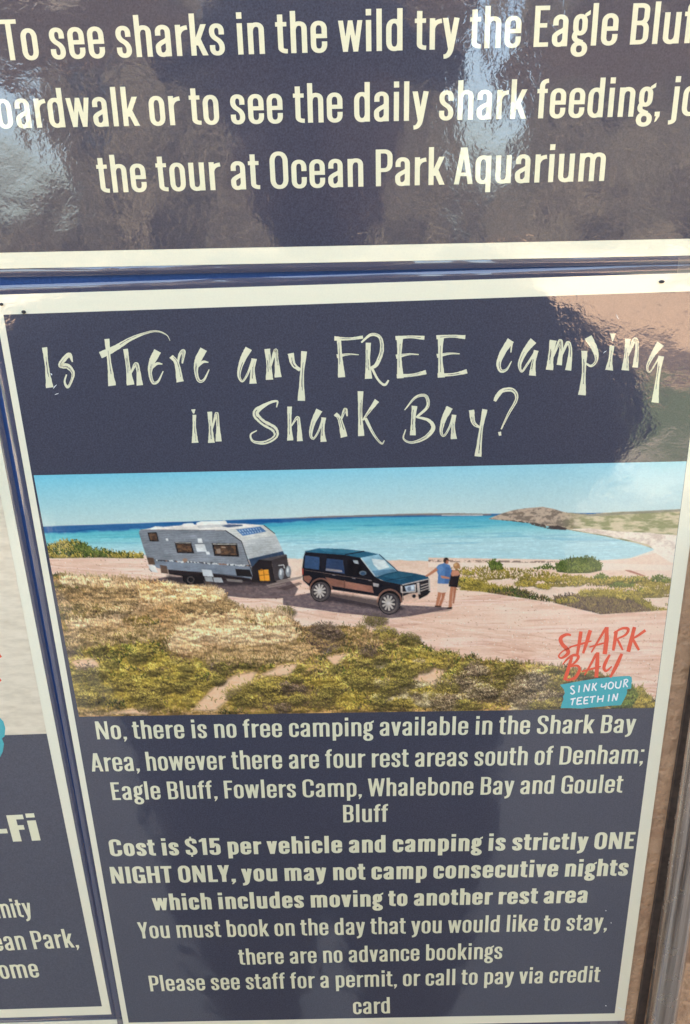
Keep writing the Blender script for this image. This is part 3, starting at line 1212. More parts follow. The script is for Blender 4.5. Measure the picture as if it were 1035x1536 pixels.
clump([(306, 450), (350, 440), (392, 452), (386, 470), (320, 474)], GREEN, 200, 4, 26, B3, (90, 90, 48))
clump([(136, 462), (186, 460), (196, 474), (150, 474)], OLIVE, 60, 3, 27, B3)
clump([(500, 438), (560, 428), (640, 440), (700, 432), (760, 428), (840, 446), (880, 480), (906, 506), (880, 524), (740, 522), (640, 492), (560, 482), (490, 478)], DARKS, 1700, 5, 28, B3, (82, 66, 62))
clump([(590, 418), (700, 410), (790, 426), (870, 456), (905, 498), (880, 490), (800, 446), (700, 438), (600, 436)], OLIVE, 500, 5, 29, B3)
clump([(500, 320), (520, 300), (560, 288), (640, 284), (676, 308), (686, 330), (640, 340), (560, 342), (508, 336)], GREEN, 900, 5, 30, B3, (62, 74, 36))
clump([(236, 302), (262, 292), (292, 312), (296, 326), (246, 330)], GREEN, 180, 4, 31, B3, (62, 74, 36))
clump([(412, 326), (480, 306), (500, 328)], GREEN, 80, 3, 32, B3)
clump([(652, 362), (680, 346), (714, 360), (700, 368)], GREEN, 100, 3, 33, B3)
clump([(700, 380), (740, 366), (816, 380), (810, 398), (720, 398)], GREEN, 260, 4, 34, B3)
clump([(878, 362), (910, 350), (960, 368), (958, 380), (880, 376)], GREEN, 140, 3, 35, B3)
clump([(880, 478), (944, 486), (940, 500), (884, 492)], OLIVE, 90, 3, 36, B3)
for k in range(70):
    rs_ = np.random.RandomState(500 + k)
    x_, y_ = rs_.uniform(690, 1000), rs_.uniform(858, 905)
    if feather(flat, 3)[int(np.clip(to_r(x_, y_)[1], 0, PH - 1)), int(np.clip(to_r(x_, y_)[0], 0, PW - 1))] > 0.6 and stk[int(np.clip(to_r(x_, y_)[1], 0, PH - 1)), int(np.clip(to_r(x_, y_)[0], 0, PW - 1))] > 0.47:
        w_ = rs_.uniform(4, 10)
        m_ = feather(emask(x_, y_, w_ * 1.5, w_ * 0.45), 1, 1.2)
        over((74, 66, 44), m_ * 0.6)
        scrub_region(m_, int(w_ * 9), OLIVE + GREEN[2:4], 3, 0.9, 600 + k)
# left: bush on the dune
clump([(70, 838), (72, 820), (92, 812), (118, 813), (140, 824), (170, 829), (212, 832), (214, 839), (150, 837)], OLIVE + GREEN, 900, 5, 37, None, (110, 100, 60))

# the sandy track
track = pmask([(60, 838), (214, 838), (440, 870), (640, 882), (720, 888), (830, 905), (900, 922), (1010, 915), (1010, 1062), (900, 1062), (840, 1005), (640, 985), (540, 950), (430, 925), (330, 900), (60, 872)])
tc = mixc((240, 208, 190), (226, 184, 164), sm(0.35, 0.75, n1 * .5 + vnoise(90, 5, 41) * .5))
over(tc, track * sm(0.18, 0.3, n3 + 0.1))
over((250, 222, 210), track * sm(0.56, 0.72, vnoise(120, 7, 42)) * 0.5)
over((198, 140, 124), track * sm(0.60, 0.74, vnoise(70, 3.5, 43)) * 0.35)

for k in range(9):
    o_ = k * 3.2
    pts_ = [(70, 846 + o_ * .5), (250, 858 + o_), (430, 890 + o_ * 1.1), (620, 925 + o_ * 1.3), (800, 948 + o_ * 1.9), (1000, 985 + o_ * 2.6)]
    yl_ = np.interp(PX, [a for a, _ in pts_], [b for _, b in pts_]) + (n2 - .5) * 3
    m_ = np.exp(-((PY - yl_) / (0.55 + 0.25 * (k % 3))) ** 2) * track * sm(0.38, 0.6, vnoise(30, 8, 140 + k))
    over((196, 142, 122) if k % 2 else (252, 228, 214), m_ * 0.42)
scrub_region(track, 900, [(206, 158, 136), (190, 140, 120), (250, 224, 208), (170, 124, 108)], 1, 1.5, 150, 1, 0.6)
# foreground scrub
edge = curve([(60, 861), (80, 863), (150, 866), (224, 873), (291, 878), (320, 892), (359, 912), (417, 919), (451, 937), (533, 941), (607, 955), (641, 974), (680, 982), (743, 992), (844, 1000), (900, 1012), (945, 1034), (985, 1054)])
fg = sm(-2, 2, PY - edge + (n2 - .5) * 12)
over(mixc((172, 136, 98), (112, 92, 52), sm(0.35, 0.65, n1 * .5 + n2 * .5)), fg)
gt = np.clip((PY - edge) / 110, 0, 1.6)
# bare sand showing through
bare = np.maximum.reduce([pmask([(286, 1066), (318, 1032), (352, 1012), (384, 1008), (372, 1028), (340, 1050), (322, 1066)]), pmask([(386, 1014), (420, 998), (446, 996), (430, 1014)]), pmask([(612, 1018), (640, 1002), (668, 1004), (650, 1026)]), pmask([(108, 992), (140, 988), (150, 1000), (118, 1006)]), pmask([(486, 985), (520, 980), (500, 1000)]), pmask([(150, 1070), (230, 1060), (220, 1072)])])
BARE_EDGE = PY - edge
grass_zone = fg * (1 - sm(0.3, 0.7, bare))
straw = sm(0.47, 0.60, n1 * .75 + vnoise(80, 20, 51) * .25 + 0.20 * (1 - sm(0.1, 0.8, gt)) - 0.03 - 0.25 * sm(640, 760, PX))
C7 = lambda x, y: (50 + x / 2.07, 680 + y / 2.07)
BROWNS = [(94, 78, 56), (120, 98, 70), (144, 118, 86), (164, 138, 106), (110, 94, 62)]
scrub_region(grass_zone, 15000, BROWNS + OLIVE[1:4], 5, 0.7, 52)
# yellow-green heath low at left and along the bottom right
YM = feather(np.maximum.reduce([pmask([(150, 600), (260, 580), (390, 590), (440, 660), (540, 640), (600, 700), (500, 790), (130, 790), (120, 680)], C7), pmask([(580, 790), (620, 730), (800, 700), (930, 680), (1060, 690), (1060, 800)], C7),
                                pmask([(605, 965), (660, 985), (700, 1000), (690, 1030), (600, 1010)]), pmask([(560, 1060), (600, 1035), (660, 1030), (700, 1062)])]), 9) * grass_zone
over(mixc((158, 134, 58), (96, 82, 38), sm(0.35, 0.65, n2)), YM * 0.7)
scrub_region(YM, 5200, YELLOW, 4, 1.0, 53)
OM = feather(np.maximum.reduce([pmask([(100, 600), (200, 560), (330, 560), (420, 620), (560, 620), (700, 660), (860, 640), (1040, 600), (1060, 700), (700, 720), (540, 700), (100, 720)], C7), pmask([(600, 958), (690, 985), (860, 1005), (960, 1045), (940, 1066), (520, 1066), (500, 1000)])]), 9) * grass_zone
scrub_region(OM, 5000, OLIVE + GREEN[1:4], 4, 0.9, 152)
dk = sm(0.54, 0.62, vnoise(34, 15, 55))
scrub_region(grass_zone * dk, 3600, DARKS + GREEN[:2] + BROWNS[:2], 4, 0.9, 56)
scrub_region(OM * sm(0.50, 0.57, vnoise(22, 11, 57)), 2600, [(140, 124, 62), (166, 148, 78), (184, 168, 98), (150, 138, 76)], 3, 1.2, 58)
scrub_region(grass_zone * sm(0.53, 0.60, vnoise(36, 12, 59)) * (PX > 560) * sm(0.25, 0.5, gt), 3000, [(120, 106, 84), (156, 142, 112), (184, 170, 142), (88, 74, 60)], 4, 1.2, 60)
over(mixc((252, 216, 186), (236, 186, 150), n3), feather(bare, 3) * 0.97)
scrub_region(fg * sm(0.45, 0.5, bare) * sm(0.5, 0.6, n3), 60, OLIVE, 4, 0.9, 61)
for pts, sd_ in (([(842, 560), (900, 535), (950, 548), (960, 600), (900, 622), (850, 600)], 62), ([(690, 760), (760, 720), (900, 735), (920, 790), (700, 796)], 63), ([(460, 440), (530, 420), (570, 450), (540, 480), (470, 470)], 65)):
    mk = feather(pmask(pts, C7), 6)
    scrub_region(mk * fg, 800, DARKS + [(112, 98, 96), (140, 124, 112)], 4, 1.2, sd_)
for pts, sd_ in (([(690, 1012), (740, 1000), (790, 1030), (760, 1060), (690, 1050)], 66), ([(780, 1030), (830, 1014), (850, 1050), (800, 1066)], 67)):
    mk = feather(pmask(pts), 6)
    scrub_region(mk * fg, 700, DARKS + [(130, 118, 100), (168, 154, 130)], 4, 1.2, sd_)


def shrub(cx_, cy_, rx, ry, pal, seed, n=150):
    """one printed bush: dark foot and gaps, leafy dabs that catch the light on top"""
    rs = np.random.RandomState(seed)
    over((62, 52, 38), feather(emask(cx_ + rx * .12, cy_ + ry * .18, rx * .95, ry * .85), 2) * 0.62)
    a = rs.rand(n) * 2 * math.pi
    r_ = np.sqrt(rs.rand(n)) * (0.8 + 0.35 * rs.rand(n))
    bx, by = cx_ + np.cos(a) * r_ * rx, cy_ + np.sin(a) * r_ * ry
    o_ = np.argsort(by + rs.rand(n) * ry * .6)
    p_ = np.array([rgb(c) for c in pal])
    for k in o_:
        lit = 1.22 - 0.50 * ((by[k] - cy_) / ry * 0.5 + 0.5) + (rs.rand() - 0.5) * 0.30
        c_ = np.clip(p_[rs.randint(len(p_))] * lit, 0, 1)
        x_, y_ = to_r(bx[k], by[k])
        x_, y_ = int(x_), int(y_)
        L = rs.randint(1, 4)
        dx, dy = rs.randint(-1, 2), -1
        for q in range(L):
            xx, yy = x_ + dx * q, y_ + dy * q
            if 0 <= xx < PW and 0 <= yy < PH:
                IMG[yy, xx] = IMG[yy, xx] * 0.15 + c_ * 0.85


rsh = np.random.RandomState(77)
GOLD = [(156, 138, 70), (174, 154, 86), (140, 124, 62), (118, 106, 56)]
OLV = [(128, 116, 60), (150, 136, 76), (104, 96, 50), (84, 80, 44)]
TWIG = [(150, 132, 110), (176, 160, 134), (120, 102, 84), (96, 80, 70)]
PLUM = [(96, 78, 76), (120, 102, 96), (78, 64, 60), (134, 116, 90)]
spots = []
yr, xr = np.nonzero((np.maximum(YM, OM) > 0.55) & (bare < 0.3) & (BARE_EDGE > 6))
for k in rsh.randint(0, len(xr), 150):
    X_, Y_ = PX[yr[k], xr[k]], PY[yr[k], xr[k]]
    sz = (5 + 9 * rsh.rand()) * (0.7 + 0.6 * (Y_ - 950) / 110)
    g_ = YM[yr[k], xr[k]] > 0.5
    pal = GOLD if g_ and rsh.rand() < .7 else OLV
    if X_ > 620 and rsh.rand() < .35:
        pal = TWIG
    elif rsh.rand() < .12:
        pal = PLUM
    spots.append((Y_, X_, sz, pal))
spots += [(945, 484, 16, PLUM), (952, 498, 13, PLUM), (888, 302, 18, OLV), (896, 320, 14, GOLD), (905, 290, 12, OLV), (918, 425, 12, OLV), (930, 560, 14, OLV), (950, 575, 14, GOLD), (960, 610, 14, OLV), (1004, 700, 15, OLV), (1008, 760, 20, OLV), (1022, 800, 20, TWIG), (1030, 840, 18, OLV), (1040, 720, 18, TWIG), (1045, 660, 16, GOLD), (1050, 480, 16, OLV), (1040, 130, 14, OLV), (1030, 240, 16, GOLD)]
for k, (Y_, X_, sz, pal) in enumerate(sorted(spots, key=lambda q: q[0])):
    shrub(X_, Y_, sz * 1.35, sz * 0.8, pal, 300 + k, int(30 + sz * sz * 1.3))
clump([(935, 1040), (962, 1030), (985, 1060), (985, 1066), (925, 1066)], YELLOW, 500, 4, 70, None, (60, 56, 34))
clump([(925, 1034), (945, 1024), (958, 1044), (945, 1064), (915, 1064)], GREEN, 400, 4, 71, None, (46, 50, 30))
# pale sweeping tussocks
BAND = np.zeros((PH, PW))
for pts in ([(80, 392), (200, 388), (360, 400), (380, 412), (300, 424), (180, 418), (84, 412)], [(200, 510), (300, 470), (400, 428), (500, 408), (560, 428), (574, 452), (500, 446), (400, 470), (300, 505), (220, 530)],
            [(420, 590), (470, 520), (560, 480), (660, 492), (640, 540), (520, 580), (460, 610)], [(400, 600), (520, 570), (660, 540), (800, 545), (830, 575), (740, 600), (600, 605), (480, 640)],
            [(100, 530), (200, 520), (300, 528), (260, 548), (120, 552)], [(640, 500), (760, 488), (830, 520), (760, 530), (680, 520)]):
    BAND = np.maximum(BAND, pmask(pts, C7))
BAND = feather(BAND, 6, 1.1)
over(mixc((186, 154, 122), (146, 114, 84), n3), BAND * fg * 0.5)
scrub_region(BAND * fg, 5200, [(150, 116, 84), (176, 142, 108), (196, 164, 130), (204, 176, 146), (168, 132, 98)], 9, 0.5, 90, 1, 0.7)
for pts in ([(80, 440), (200, 424), (330, 440), (320, 500), (200, 512), (90, 506)], [(440, 470), (520, 440), (600, 455), (660, 480), (560, 500), (460, 500)], [(100, 560), (260, 552), (400, 545), (380, 580), (240, 600), (110, 610)], [(480, 612), (620, 612), (760, 606), (840, 590), (860, 640), (700, 660), (520, 650)]):
    mk = feather(pmask(pts, C7), 8, 1.2)
    scrub_region(mk * fg, 1100, BROWNS + [(92, 70, 50)], 6, 0.6, 91)

# ---- caravan (A frame = zoomed drawing frame)
A1 = lambda x, y: (195 + x / 4.14, 770 + y / 4.14)
A2 = lambda x, y: (425 + x / 3.696, 800 + y / 3.696)
over((78, 66, 72), pmask([(80, 428), (200, 400), (330, 396), (740, 418), (960, 396), (1035, 470), (1010, 520), (900, 532), (740, 530), (560, 512), (480, 470), (400, 446), (150, 452)], A1) * (0.78 + 0.3 * (n3 - .5)))
scrub_region(pmask([(380, 480), (480, 450), (600, 520), (560, 560), (400, 560)], A1), 700, STRAW, 7, 0.4, 80)
scrub_region(pmask([(60, 450), (200, 440), (420, 470), (440, 560), (60, 560)], A1), 1400, STRAW, 7, 0.4, 81)
over((84, 72, 80), pmask([(-10, 360), (150, 330), (500, 400), (560, 430), (650, 400), (900, 412), (930, 418), (850, 432), (690, 462), (590, 472), (300, 442), (-10, 398)], A2) * (0.8 + 0.4 * (n3 - .5)))

over((40, 34, 40), feather(pmask([(150, 340), (260, 330), (540, 372), (640, 400), (660, 424), (600, 444), (520, 424), (260, 380), (170, 376)], A2), 2, 0.5) * 0.7)
over((40, 34, 38), feather(pmask([(230, 384), (420, 410), (740, 420), (900, 420), (880, 446), (560, 452), (330, 446), (210, 410)], A1), 2, 0.5) * 0.7)
cara = np.zeros((PH, PW))


def cv(col, pts, k=1.0, fr=A1):
    global cara
    m_ = pmask(pts, fr)
    over(col, m_ * k)
    cara = np.maximum(cara, m_)


cv((44, 36, 38), [(230, 348), (645, 372), (740, 405), (745, 425), (560, 420), (420, 418), (400, 440), (330, 430), (318, 392), (235, 380)])
cv((228, 222, 216), [(52, 106), (130, 92), (330, 74), (560, 64), (700, 66), (822, 75), (700, 98), (583, 112), (60, 108)])
side = [(50, 122), (54, 108), (62, 103), (330, 104), (583, 107), (640, 140), (684, 176), (712, 260), (742, 330), (758, 396), (740, 408), (650, 386), (440, 368), (240, 352), (165, 342), (118, 310), (100, 280), (74, 200)]
sm_ = pmask(side, A1)
rib = 0.5 + 0.5 * np.sin((PY - 770 - (PX - 195) * 0.02) * 4.14 / 11.0 * 2 * math.pi)
cv((128, 133, 142), side)
IMG *= (1 - 0.10 * (sm_ * (rib > 0.72))[..., None])
over((150, 156, 168), sm_ * sm(0.5, 0.7, n2) * 0.3)
over((112, 124, 142), pmask([(100, 285), (735, 335), (758, 396), (740, 408), (440, 368), (165, 342)], A1) * 0.5)
front = [(583, 107), (700, 90), (822, 75), (890, 128), (920, 190), (942, 240), (730, 287), (706, 240), (684, 176), (640, 140)]
cv((206, 206, 202), front)
over((172, 176, 182), pmask([(684, 176), (895, 138), (942, 240), (730, 287)], A1) * 0.55)
fm = pmask(front, A1)
IMG *= (1 - 0.07 * (fm * (rib > 0.75))[..., None])
over((60, 56, 60), lmask((583, 107), (684, 176), 6, A1))
over((60, 56, 60), lmask((684, 176), (758, 396), 5, A1))
over((70, 66, 68), lmask((822, 75), (890, 128), 5, A1))
over((120, 112, 112), lmask((62, 103), (583, 107), 3, A1))
cv((52, 70, 94), [(728, 286), (940, 236), (950, 258), (800, 292), (790, 330), (748, 340)])
# roof fittings
cv((238, 234, 228), [(405, 60), (430, 52), (585, 46), (596, 62), (590, 78), (470, 92), (430, 94), (405, 84)])
over((186, 184, 184), pmask([(405, 78), (590, 68), (590, 80), (470, 93), (420, 94)], A1) * 0.7)
cv((236, 230, 224), [(312, 76), (330, 64), (385, 62), (395, 78), (380, 86), (320, 88)])
cv((238, 232, 224), [(120, 96), (150, 82), (195, 84), (210, 100)])
cv((78, 92, 120), [(558, 80), (600, 70), (690, 72), (690, 80), (600, 90)])
cv((72, 112, 160), [(650, 102), (800, 84), (838, 114), (692, 142)])
for k_ in range(8):
    u = k_ / 8
    over((196, 208, 220), lmask((668 + u * 140, 106 - u * 16), (694 + u * 128, 132 - u * 17), 6, A1) * 0.75)
over((72, 112, 160), lmask((672, 122), (820, 100), 6, A1))
# windows
for fr_, gl_ in (([(103, 120), (160, 120), (174, 176), (118, 176)], [(110, 126), (156, 126), (166, 170), (122, 170)]),
                 ([(270, 180), (372, 181), (392, 250), (286, 248)], [(280, 192), (366, 192), (381, 242), (292, 241)]),
                 ([(500, 186), (656, 188), (670, 272), (516, 266)], [(514, 200), (646, 203), (656, 262), (524, 256)])):
    cv((36, 32, 34), fr_)
    over(mixc((112, 82, 62), (66, 52, 46), sm(0.35, 0.65, n3)), pmask(gl_, A1))
over((206, 200, 190), lmask((274, 184), (370, 185), 4, A1))
over((206, 200, 190), lmask((506, 192), (652, 194), 5, A1))
over((150, 130, 116), pmask([(526, 225), (552, 220), (558, 250), (534, 252)], A1) * 0.8)
over((180, 160, 144), lmask((560, 212), (585, 214), 6, A1))
for w_ in ([(412, 158), (438, 158), (444, 186), (416, 186)], [(396, 194), (456, 194), (470, 240), (408, 240)], [(463, 240), (484, 240), (490, 258), (468, 258)], [(216, 158), (230, 158), (232, 172), (218, 172)]):
    over((214, 216, 218), pmask(w_, A1))
# decal stripe
rsd = random.Random(4)
for k_ in range(58):
    x_ = 145 + k_ * 10.2
    y_ = 292 + (x_ - 145) / 585 * 36
    over(rsd.choice([(226, 226, 222), (58, 54, 58), (58, 54, 58), (206, 206, 204), (150, 96, 70)]), lmask((x_, y_ + rsd.uniform(-4, 4)), (x_ + rsd.uniform(7, 16), y_ + rsd.uniform(-4, 5)), rsd.uniform(4, 9), A1) * 0.85)
over((160, 118, 92), emask(335, 292, 16, 12, A1) * 0.7)
# boxes along the skirt
cv((96, 74, 62), [(98, 275), (140, 278), (152, 320), (112, 320)])
cv((92, 72, 62), [(180, 322), (222, 328), (232, 378), (188, 372)])
cv((34, 30, 32), [(645, 347), (735, 352), (752, 398), (655, 390)])
cv((220, 218, 216), [(108, 322), (150, 326), (168, 372), (122, 362)])
over((120, 110, 108), lmask((112, 345), (130, 366), 5, A1))
cv((206, 210, 216), [(438, 350), (498, 354), (511, 396), (448, 392)])
cv((158, 160, 164), [(454, 396), (502, 398), (512, 428), (464, 424)])
cv((168, 170, 174), [(508, 400), (560, 402), (572, 432), (516, 430)])
cv((150, 140, 136), [(588, 408), (690, 416), (690, 432), (598, 424)], 0.8)
cv((30, 26, 28), [(318, 384), (440, 386), (450, 436), (350, 444), (322, 420)], 0.9)
over((74, 66, 66), emask(370, 415, 24, 24, A1))
over((34, 30, 30), emask(370, 415, 15, 15, A1))
# drawbar, tool box, jerry cans, gas bottles
cv((38, 32, 34), [(745, 340), (792, 290), (868, 290), (892, 424), (740, 424), (752, 390)])
cv((92, 84, 86), [(790, 290), (958, 256), (966, 262), (870, 296)])
cv((66, 58, 60), [(868, 294), (964, 262), (975, 330), (986, 402), (890, 424)])
cv((222, 148, 54), [(788, 356), (850, 350), (860, 420), (800, 427)])
for a_, b_ in (((820, 353), (828, 424)), ((792, 388), (856, 382))):
    over((150, 92, 30), lmask(a_, b_, 5, A1))
over((150, 92, 30), pmask([(800, 350), (812, 346), (816, 358), (804, 360)], A1))
for gx_, gy_ in ((930, 378), (974, 362)):
    m_ = emask(gx_, gy_, 17, 36, A1)
    cara = np.maximum(cara, m_)
    over((140, 144, 150), m_)
    over((222, 224, 224), emask(gx_ - 4, gy_ - 10, 6, 18, A1) * 0.8)
    over((104, 104, 110), emask(gx_ + 11, gy_ + 8, 6, 22, A1) * 0.7)
over((206, 206, 206), lmask((912, 326), (946, 322), 6, A1))
over((206, 206, 206), lmask((946, 322), (950, 344), 6, A1))
for a_, b_, w_ in (((744, 424), (900, 428), 10), ((840, 452), (1050, 402), 11), ((850, 462), (960, 440), 6), ((900, 424), (1060, 396), 8)):
    m_ = lmask(a_, b_, w_, A1)
    cara = np.maximum(cara, m_ * (PX < 452))
    over((150, 134, 128) if w_ != 10 else (40, 34, 34), m_ * 0.85)
over((70, 56, 56), pmask([(900, 470), (1040, 430), (1060, 440), (960, 480)], A1) * 0.6)

# ---- four-wheel drive
car = np.zeros((PH, PW))


def cc(col, pts, k=1.0):
    global car
    m_ = pmask(pts, A2)
    over(col, m_ * k)
    car = np.maximum(car, m_)


cc((26, 25, 32), [(114, 100), (190, 92), (420, 136), (500, 238), (530, 262), (650, 286), (652, 380), (630, 400), (520, 352), (250, 312), (140, 300), (100, 262), (95, 200), (104, 130)])
cc((38, 92, 118), [(113, 101), (188, 84), (320, 88), (438, 100), (522, 118), (420, 138), (330, 122), (200, 112), (118, 106)])
over((70, 140, 164), pmask([(190, 86), (320, 90), (436, 102), (330, 112), (220, 102)], A2) * 0.45)
over((20, 24, 34), lmask((332, 120), (440, 101), 5, A2))
cc((54, 82, 120), [(112, 124), (192, 134), (190, 204), (107, 194)], 0.9)
cc((46, 66, 100), [(232, 140), (322, 150), (332, 226), (224, 210)], 0.9)
over((32, 32, 42), lmask((220, 130), (206, 215), 10, A2))
over((190, 170, 160), pmask([(228, 196), (316, 206), (318, 218), (226, 208)], A2) * 0.7)
cc((18, 16, 20), [(342, 150), (410, 152), (462, 238), (350, 232)])
over((206, 214, 218), pmask([(376, 150), (404, 152), (410, 172), (384, 168)], A2) * 0.7)
over((120, 130, 140), emask(432, 222, 20, 13, A2) * 0.9)
over((46, 72, 100), emask(432, 224, 14, 9, A2))
cc((140, 182, 200), [(420, 138), (520, 118), (580, 168), (626, 212), (500, 242), (450, 180)])
over((224, 232, 232), pmask([(480, 142), (552, 150), (580, 190), (520, 205), (492, 176)], A2) * 0.9)
over((70, 110, 140), pmask([(480, 210), (600, 200), (624, 212), (502, 240)], A2) * 0.7)
over((200, 206, 206), lmask((420, 138), (500, 240), 6, A2) * 0.9)
over((36, 60, 80), lmask((522, 118), (626, 212), 5, A2))
cc((26, 74, 100), [(500, 245), (560, 225), (630, 211), (720, 224), (792, 240), (800, 256), (730, 270), (650, 287), (560, 270)])
over((60, 124, 150), pmask([(540, 240), (632, 216), (720, 230), (640, 262)], A2) * 0.4)
over((18, 40, 56), lmask((560, 264), (700, 240), 4, A2) * 0.7)
# warm sand mirrored in the doors
cop = [(104, 238), (136, 236), (150, 250), (132, 280), (106, 262)]
over((138, 92, 78), pmask(cop, A2))
over((140, 94, 80), pmask([(222, 244), (328, 266), (330, 304), (262, 294), (240, 268)], A2))
over((150, 102, 88), pmask([(334, 268), (484, 294), (492, 332), (334, 306)], A2))
over((120, 78, 66), lmask((331, 262), (333, 308), 4, A2))
over((214, 202, 198), pmask([(488, 276), (522, 282), (518, 300), (490, 296)], A2) * 0.8)
over((190, 150, 130), lmask((108, 205), (480, 262), 3, A2) * 0.5)
for h_ in ((262, 232), (372, 250), (462, 262)):
    over((150, 140, 140), lmask(h_, (h_[0] + 18, h_[1] + 3), 5, A2) * 0.8)
over((190, 60, 46), pmask([(94, 196), (104, 198), (102, 232), (95, 230)], A2) * 0.9)
# wheel arches and wheels
for wx_, wy_, s_ in ((193, 322, 1.0), (574, 388, 1.08)):
    m_ = emask(wx_ + 6, wy_ - 4, 66 * s_, 70 * s_, A2)
    over((168, 116, 98), m_ * (emask(wx_ + 4, wy_ - 2, 74 * s_, 82 * s_, A2)) * (PY < 800 + (wy_ - 4) / 3.696) * 0.7)
    m_ = emask(wx_ + 5, wy_ - 2, 58 * s_, 62 * s_, A2)
    over((20, 18, 20), m_)
    m_ = emask(wx_ + 6, wy_ + 3, 54 * s_, 54 * s_, A2)
    car = np.maximum(car, m_)
    over((62, 56, 60), m_)
    over((96, 86, 86), emask(wx_ + 2, wy_ + 3, 48 * s_, 52 * s_, A2) * 0.8)
    over((58, 52, 56), emask(wx_, wy_, 40 * s_, 46 * s_, A2))
    for k_ in range(10):
        a_ = 2 * math.pi * k_ / 10 + 0.2
        over((184, 174, 168), lmask((wx_ + 6 * math.cos(a_), wy_ + 7 * math.sin(a_)), (wx_ + 34 * s_ * math.cos(a_), wy_ + 40 * s_ * math.sin(a_)), 10 * s_, A2))
    over((196, 188, 186), emask(wx_, wy_, 10, 11, A2))
# nose: headlight, grille, bull bar
cc((40, 38, 44), [(650, 286), (800, 254), (806, 320), (780, 340), (690, 384), (655, 372)])
cc((212, 176, 158), [(655, 350), (690, 336), (738, 330), (742, 366), (696, 392), (660, 390)])
over((40, 36, 40), emask(716, 350, 11, 10, A2))
cc((34, 30, 34), [(738, 330), (802, 300), (806, 326), (790, 344), (744, 368)])
over((176, 186, 200), pmask([(664, 296), (718, 286), (720, 322), (674, 328)], A2))
over((90, 100, 120), emask(690, 308, 12, 12, A2) * 0.7)
over((222, 228, 232), emask(706, 304, 8, 10, A2) * 0.8)
for a_, b_, w_ in (((646, 292), (646, 330), 9), ((646, 330), (724, 326), 7), ((724, 326), (722, 286), 7), ((650, 288), (800, 254), 6), ((738, 276), (744, 340), 15), ((800, 256), (802, 322), 9), ((752, 292), (798, 278), 5), ((752, 308), (798, 292), 5), ((752, 322), (798, 306), 5)):
    m_ = lmask(a_, b_, w_, A2)
    car = np.maximum(car, m_)
    over((206, 190, 182), m_ * 0.9)

# ---- the two people on the track
man, woman = np.zeros((PH, PW)), np.zeros((PH, PW))


def pe(which, col, m_):
    global man, woman
    over(col, m_)
    if which:
        woman = np.maximum(woman, m_)
    else:
        man = np.maximum(man, m_)


PM = lambda *p_: pmask(p_, A2)
pe(1, (186, 122, 94), PM((918, 296), (938, 298), (930, 350), (926, 412), (908, 414), (912, 352)))
pe(1, (168, 108, 84), PM((938, 298), (952, 300), (946, 350), (938, 392), (930, 390), (934, 340)))
pe(1, (40, 34, 34), PM((902, 412), (928, 410), (926, 422), (898, 420)))
pe(0, (186, 120, 92), PM((850, 322), (872, 324), (862, 366), (848, 408), (834, 406), (844, 360)))
pe(0, (176, 112, 86), PM((872, 322), (894, 322), (882, 366), (866, 406), (850, 406), (868, 360)))
pe(0, (70, 50, 44), PM((832, 402), (868, 404), (866, 412), (830, 410)))
pe(0, (226, 202, 188), PM((848, 274), (906, 276), (900, 328), (872, 332), (843, 326)))
pe(0, (82, 122, 172), PM((836, 196), (852, 176), (884, 166), (914, 178), (928, 212), (918, 250), (906, 282), (846, 280), (850, 230)))
over((58, 92, 140), PM((890, 190), (914, 190), (916, 240), (906, 280), (884, 280)) * 0.6)
over((112, 150, 192), PM((846, 188), (872, 174), (880, 200), (858, 230)) * 0.5)
pe(0, (186, 120, 92), PM((838, 192), (850, 206), (800, 238), (782, 244), (778, 236), (800, 222)))
pe(0, (62, 44, 40), emask(894, 152, 15, 17, A2))
pe(0, (176, 114, 90), PM((896, 150), (908, 152), (906, 170), (890, 172)))
pe(1, (34, 28, 32), PM((926, 206), (964, 206), (972, 232), (964, 262), (958, 302), (908, 296), (916, 250)))
pe(1, (196, 134, 108), PM((930, 204), (962, 208), (972, 228), (958, 238), (926, 240), (920, 226)))
pe(1, (172, 122, 84), emask(952, 182, 19, 18, A2))
over((206, 160, 112), emask(946, 176, 10, 9, A2))
pe(1, (190, 128, 102), PM((862, 236), (880, 238), (914, 246), (912, 256), (870, 250)))
over((96, 80, 84), pmask([(830, 412), (930, 424), (900, 434), (820, 440), (700, 460), (690, 448), (780, 428)], A2) * 0.45)

# the bushes' own modelling: lit from above, dark below
hgt = vnoise(30, 15, 95, 4, 0.6)
rel = np.zeros((PH, PW))
rel[3:] = hgt[3:] - hgt[:-3]
veg = fg * (1 - sm(0.3, 0.7, bare)) * (PY > edge)
IMG *= (1 + np.clip(rel * 2.4, -0.26, 0.18) * veg)[..., None]
IMG *= 1 + veg[..., None] * np.array((0.14, 0.12, 0.08))
# uneven light over the vehicles, as in any photograph
vb = np.maximum(cara, car)
IMG *= (1 + (vnoise(26, 12, 120, 3) - 0.5) * 0.34 * vb + (n3 - 0.5) * 0.16 * vb)[..., None]
# print softness and grain
for _ in range(1):
    Pd = np.pad(IMG, ((1, 1), (1, 1), (0, 0)), mode='edge')
    BL = (Pd[:-2, 1:-1] + Pd[2:, 1:-1] + Pd[1:-1, :-2] + Pd[1:-1, 2:]) / 4
    IMG = IMG * 0.84 + BL * 0.16
IMG = np.clip(IMG + (nf - 0.5)[..., None] * 0.05, 0, 1)
LINIMG = np.where(IMG <= 0.04045, IMG / 12.92, ((IMG + 0.055) / 1.055) ** 2.4)
PRINT_GAIN = np.array((1.06, 1.01, 0.87))
LINIMG = np.clip(LINIMG * PRINT_GAIN, 0, 0.9)


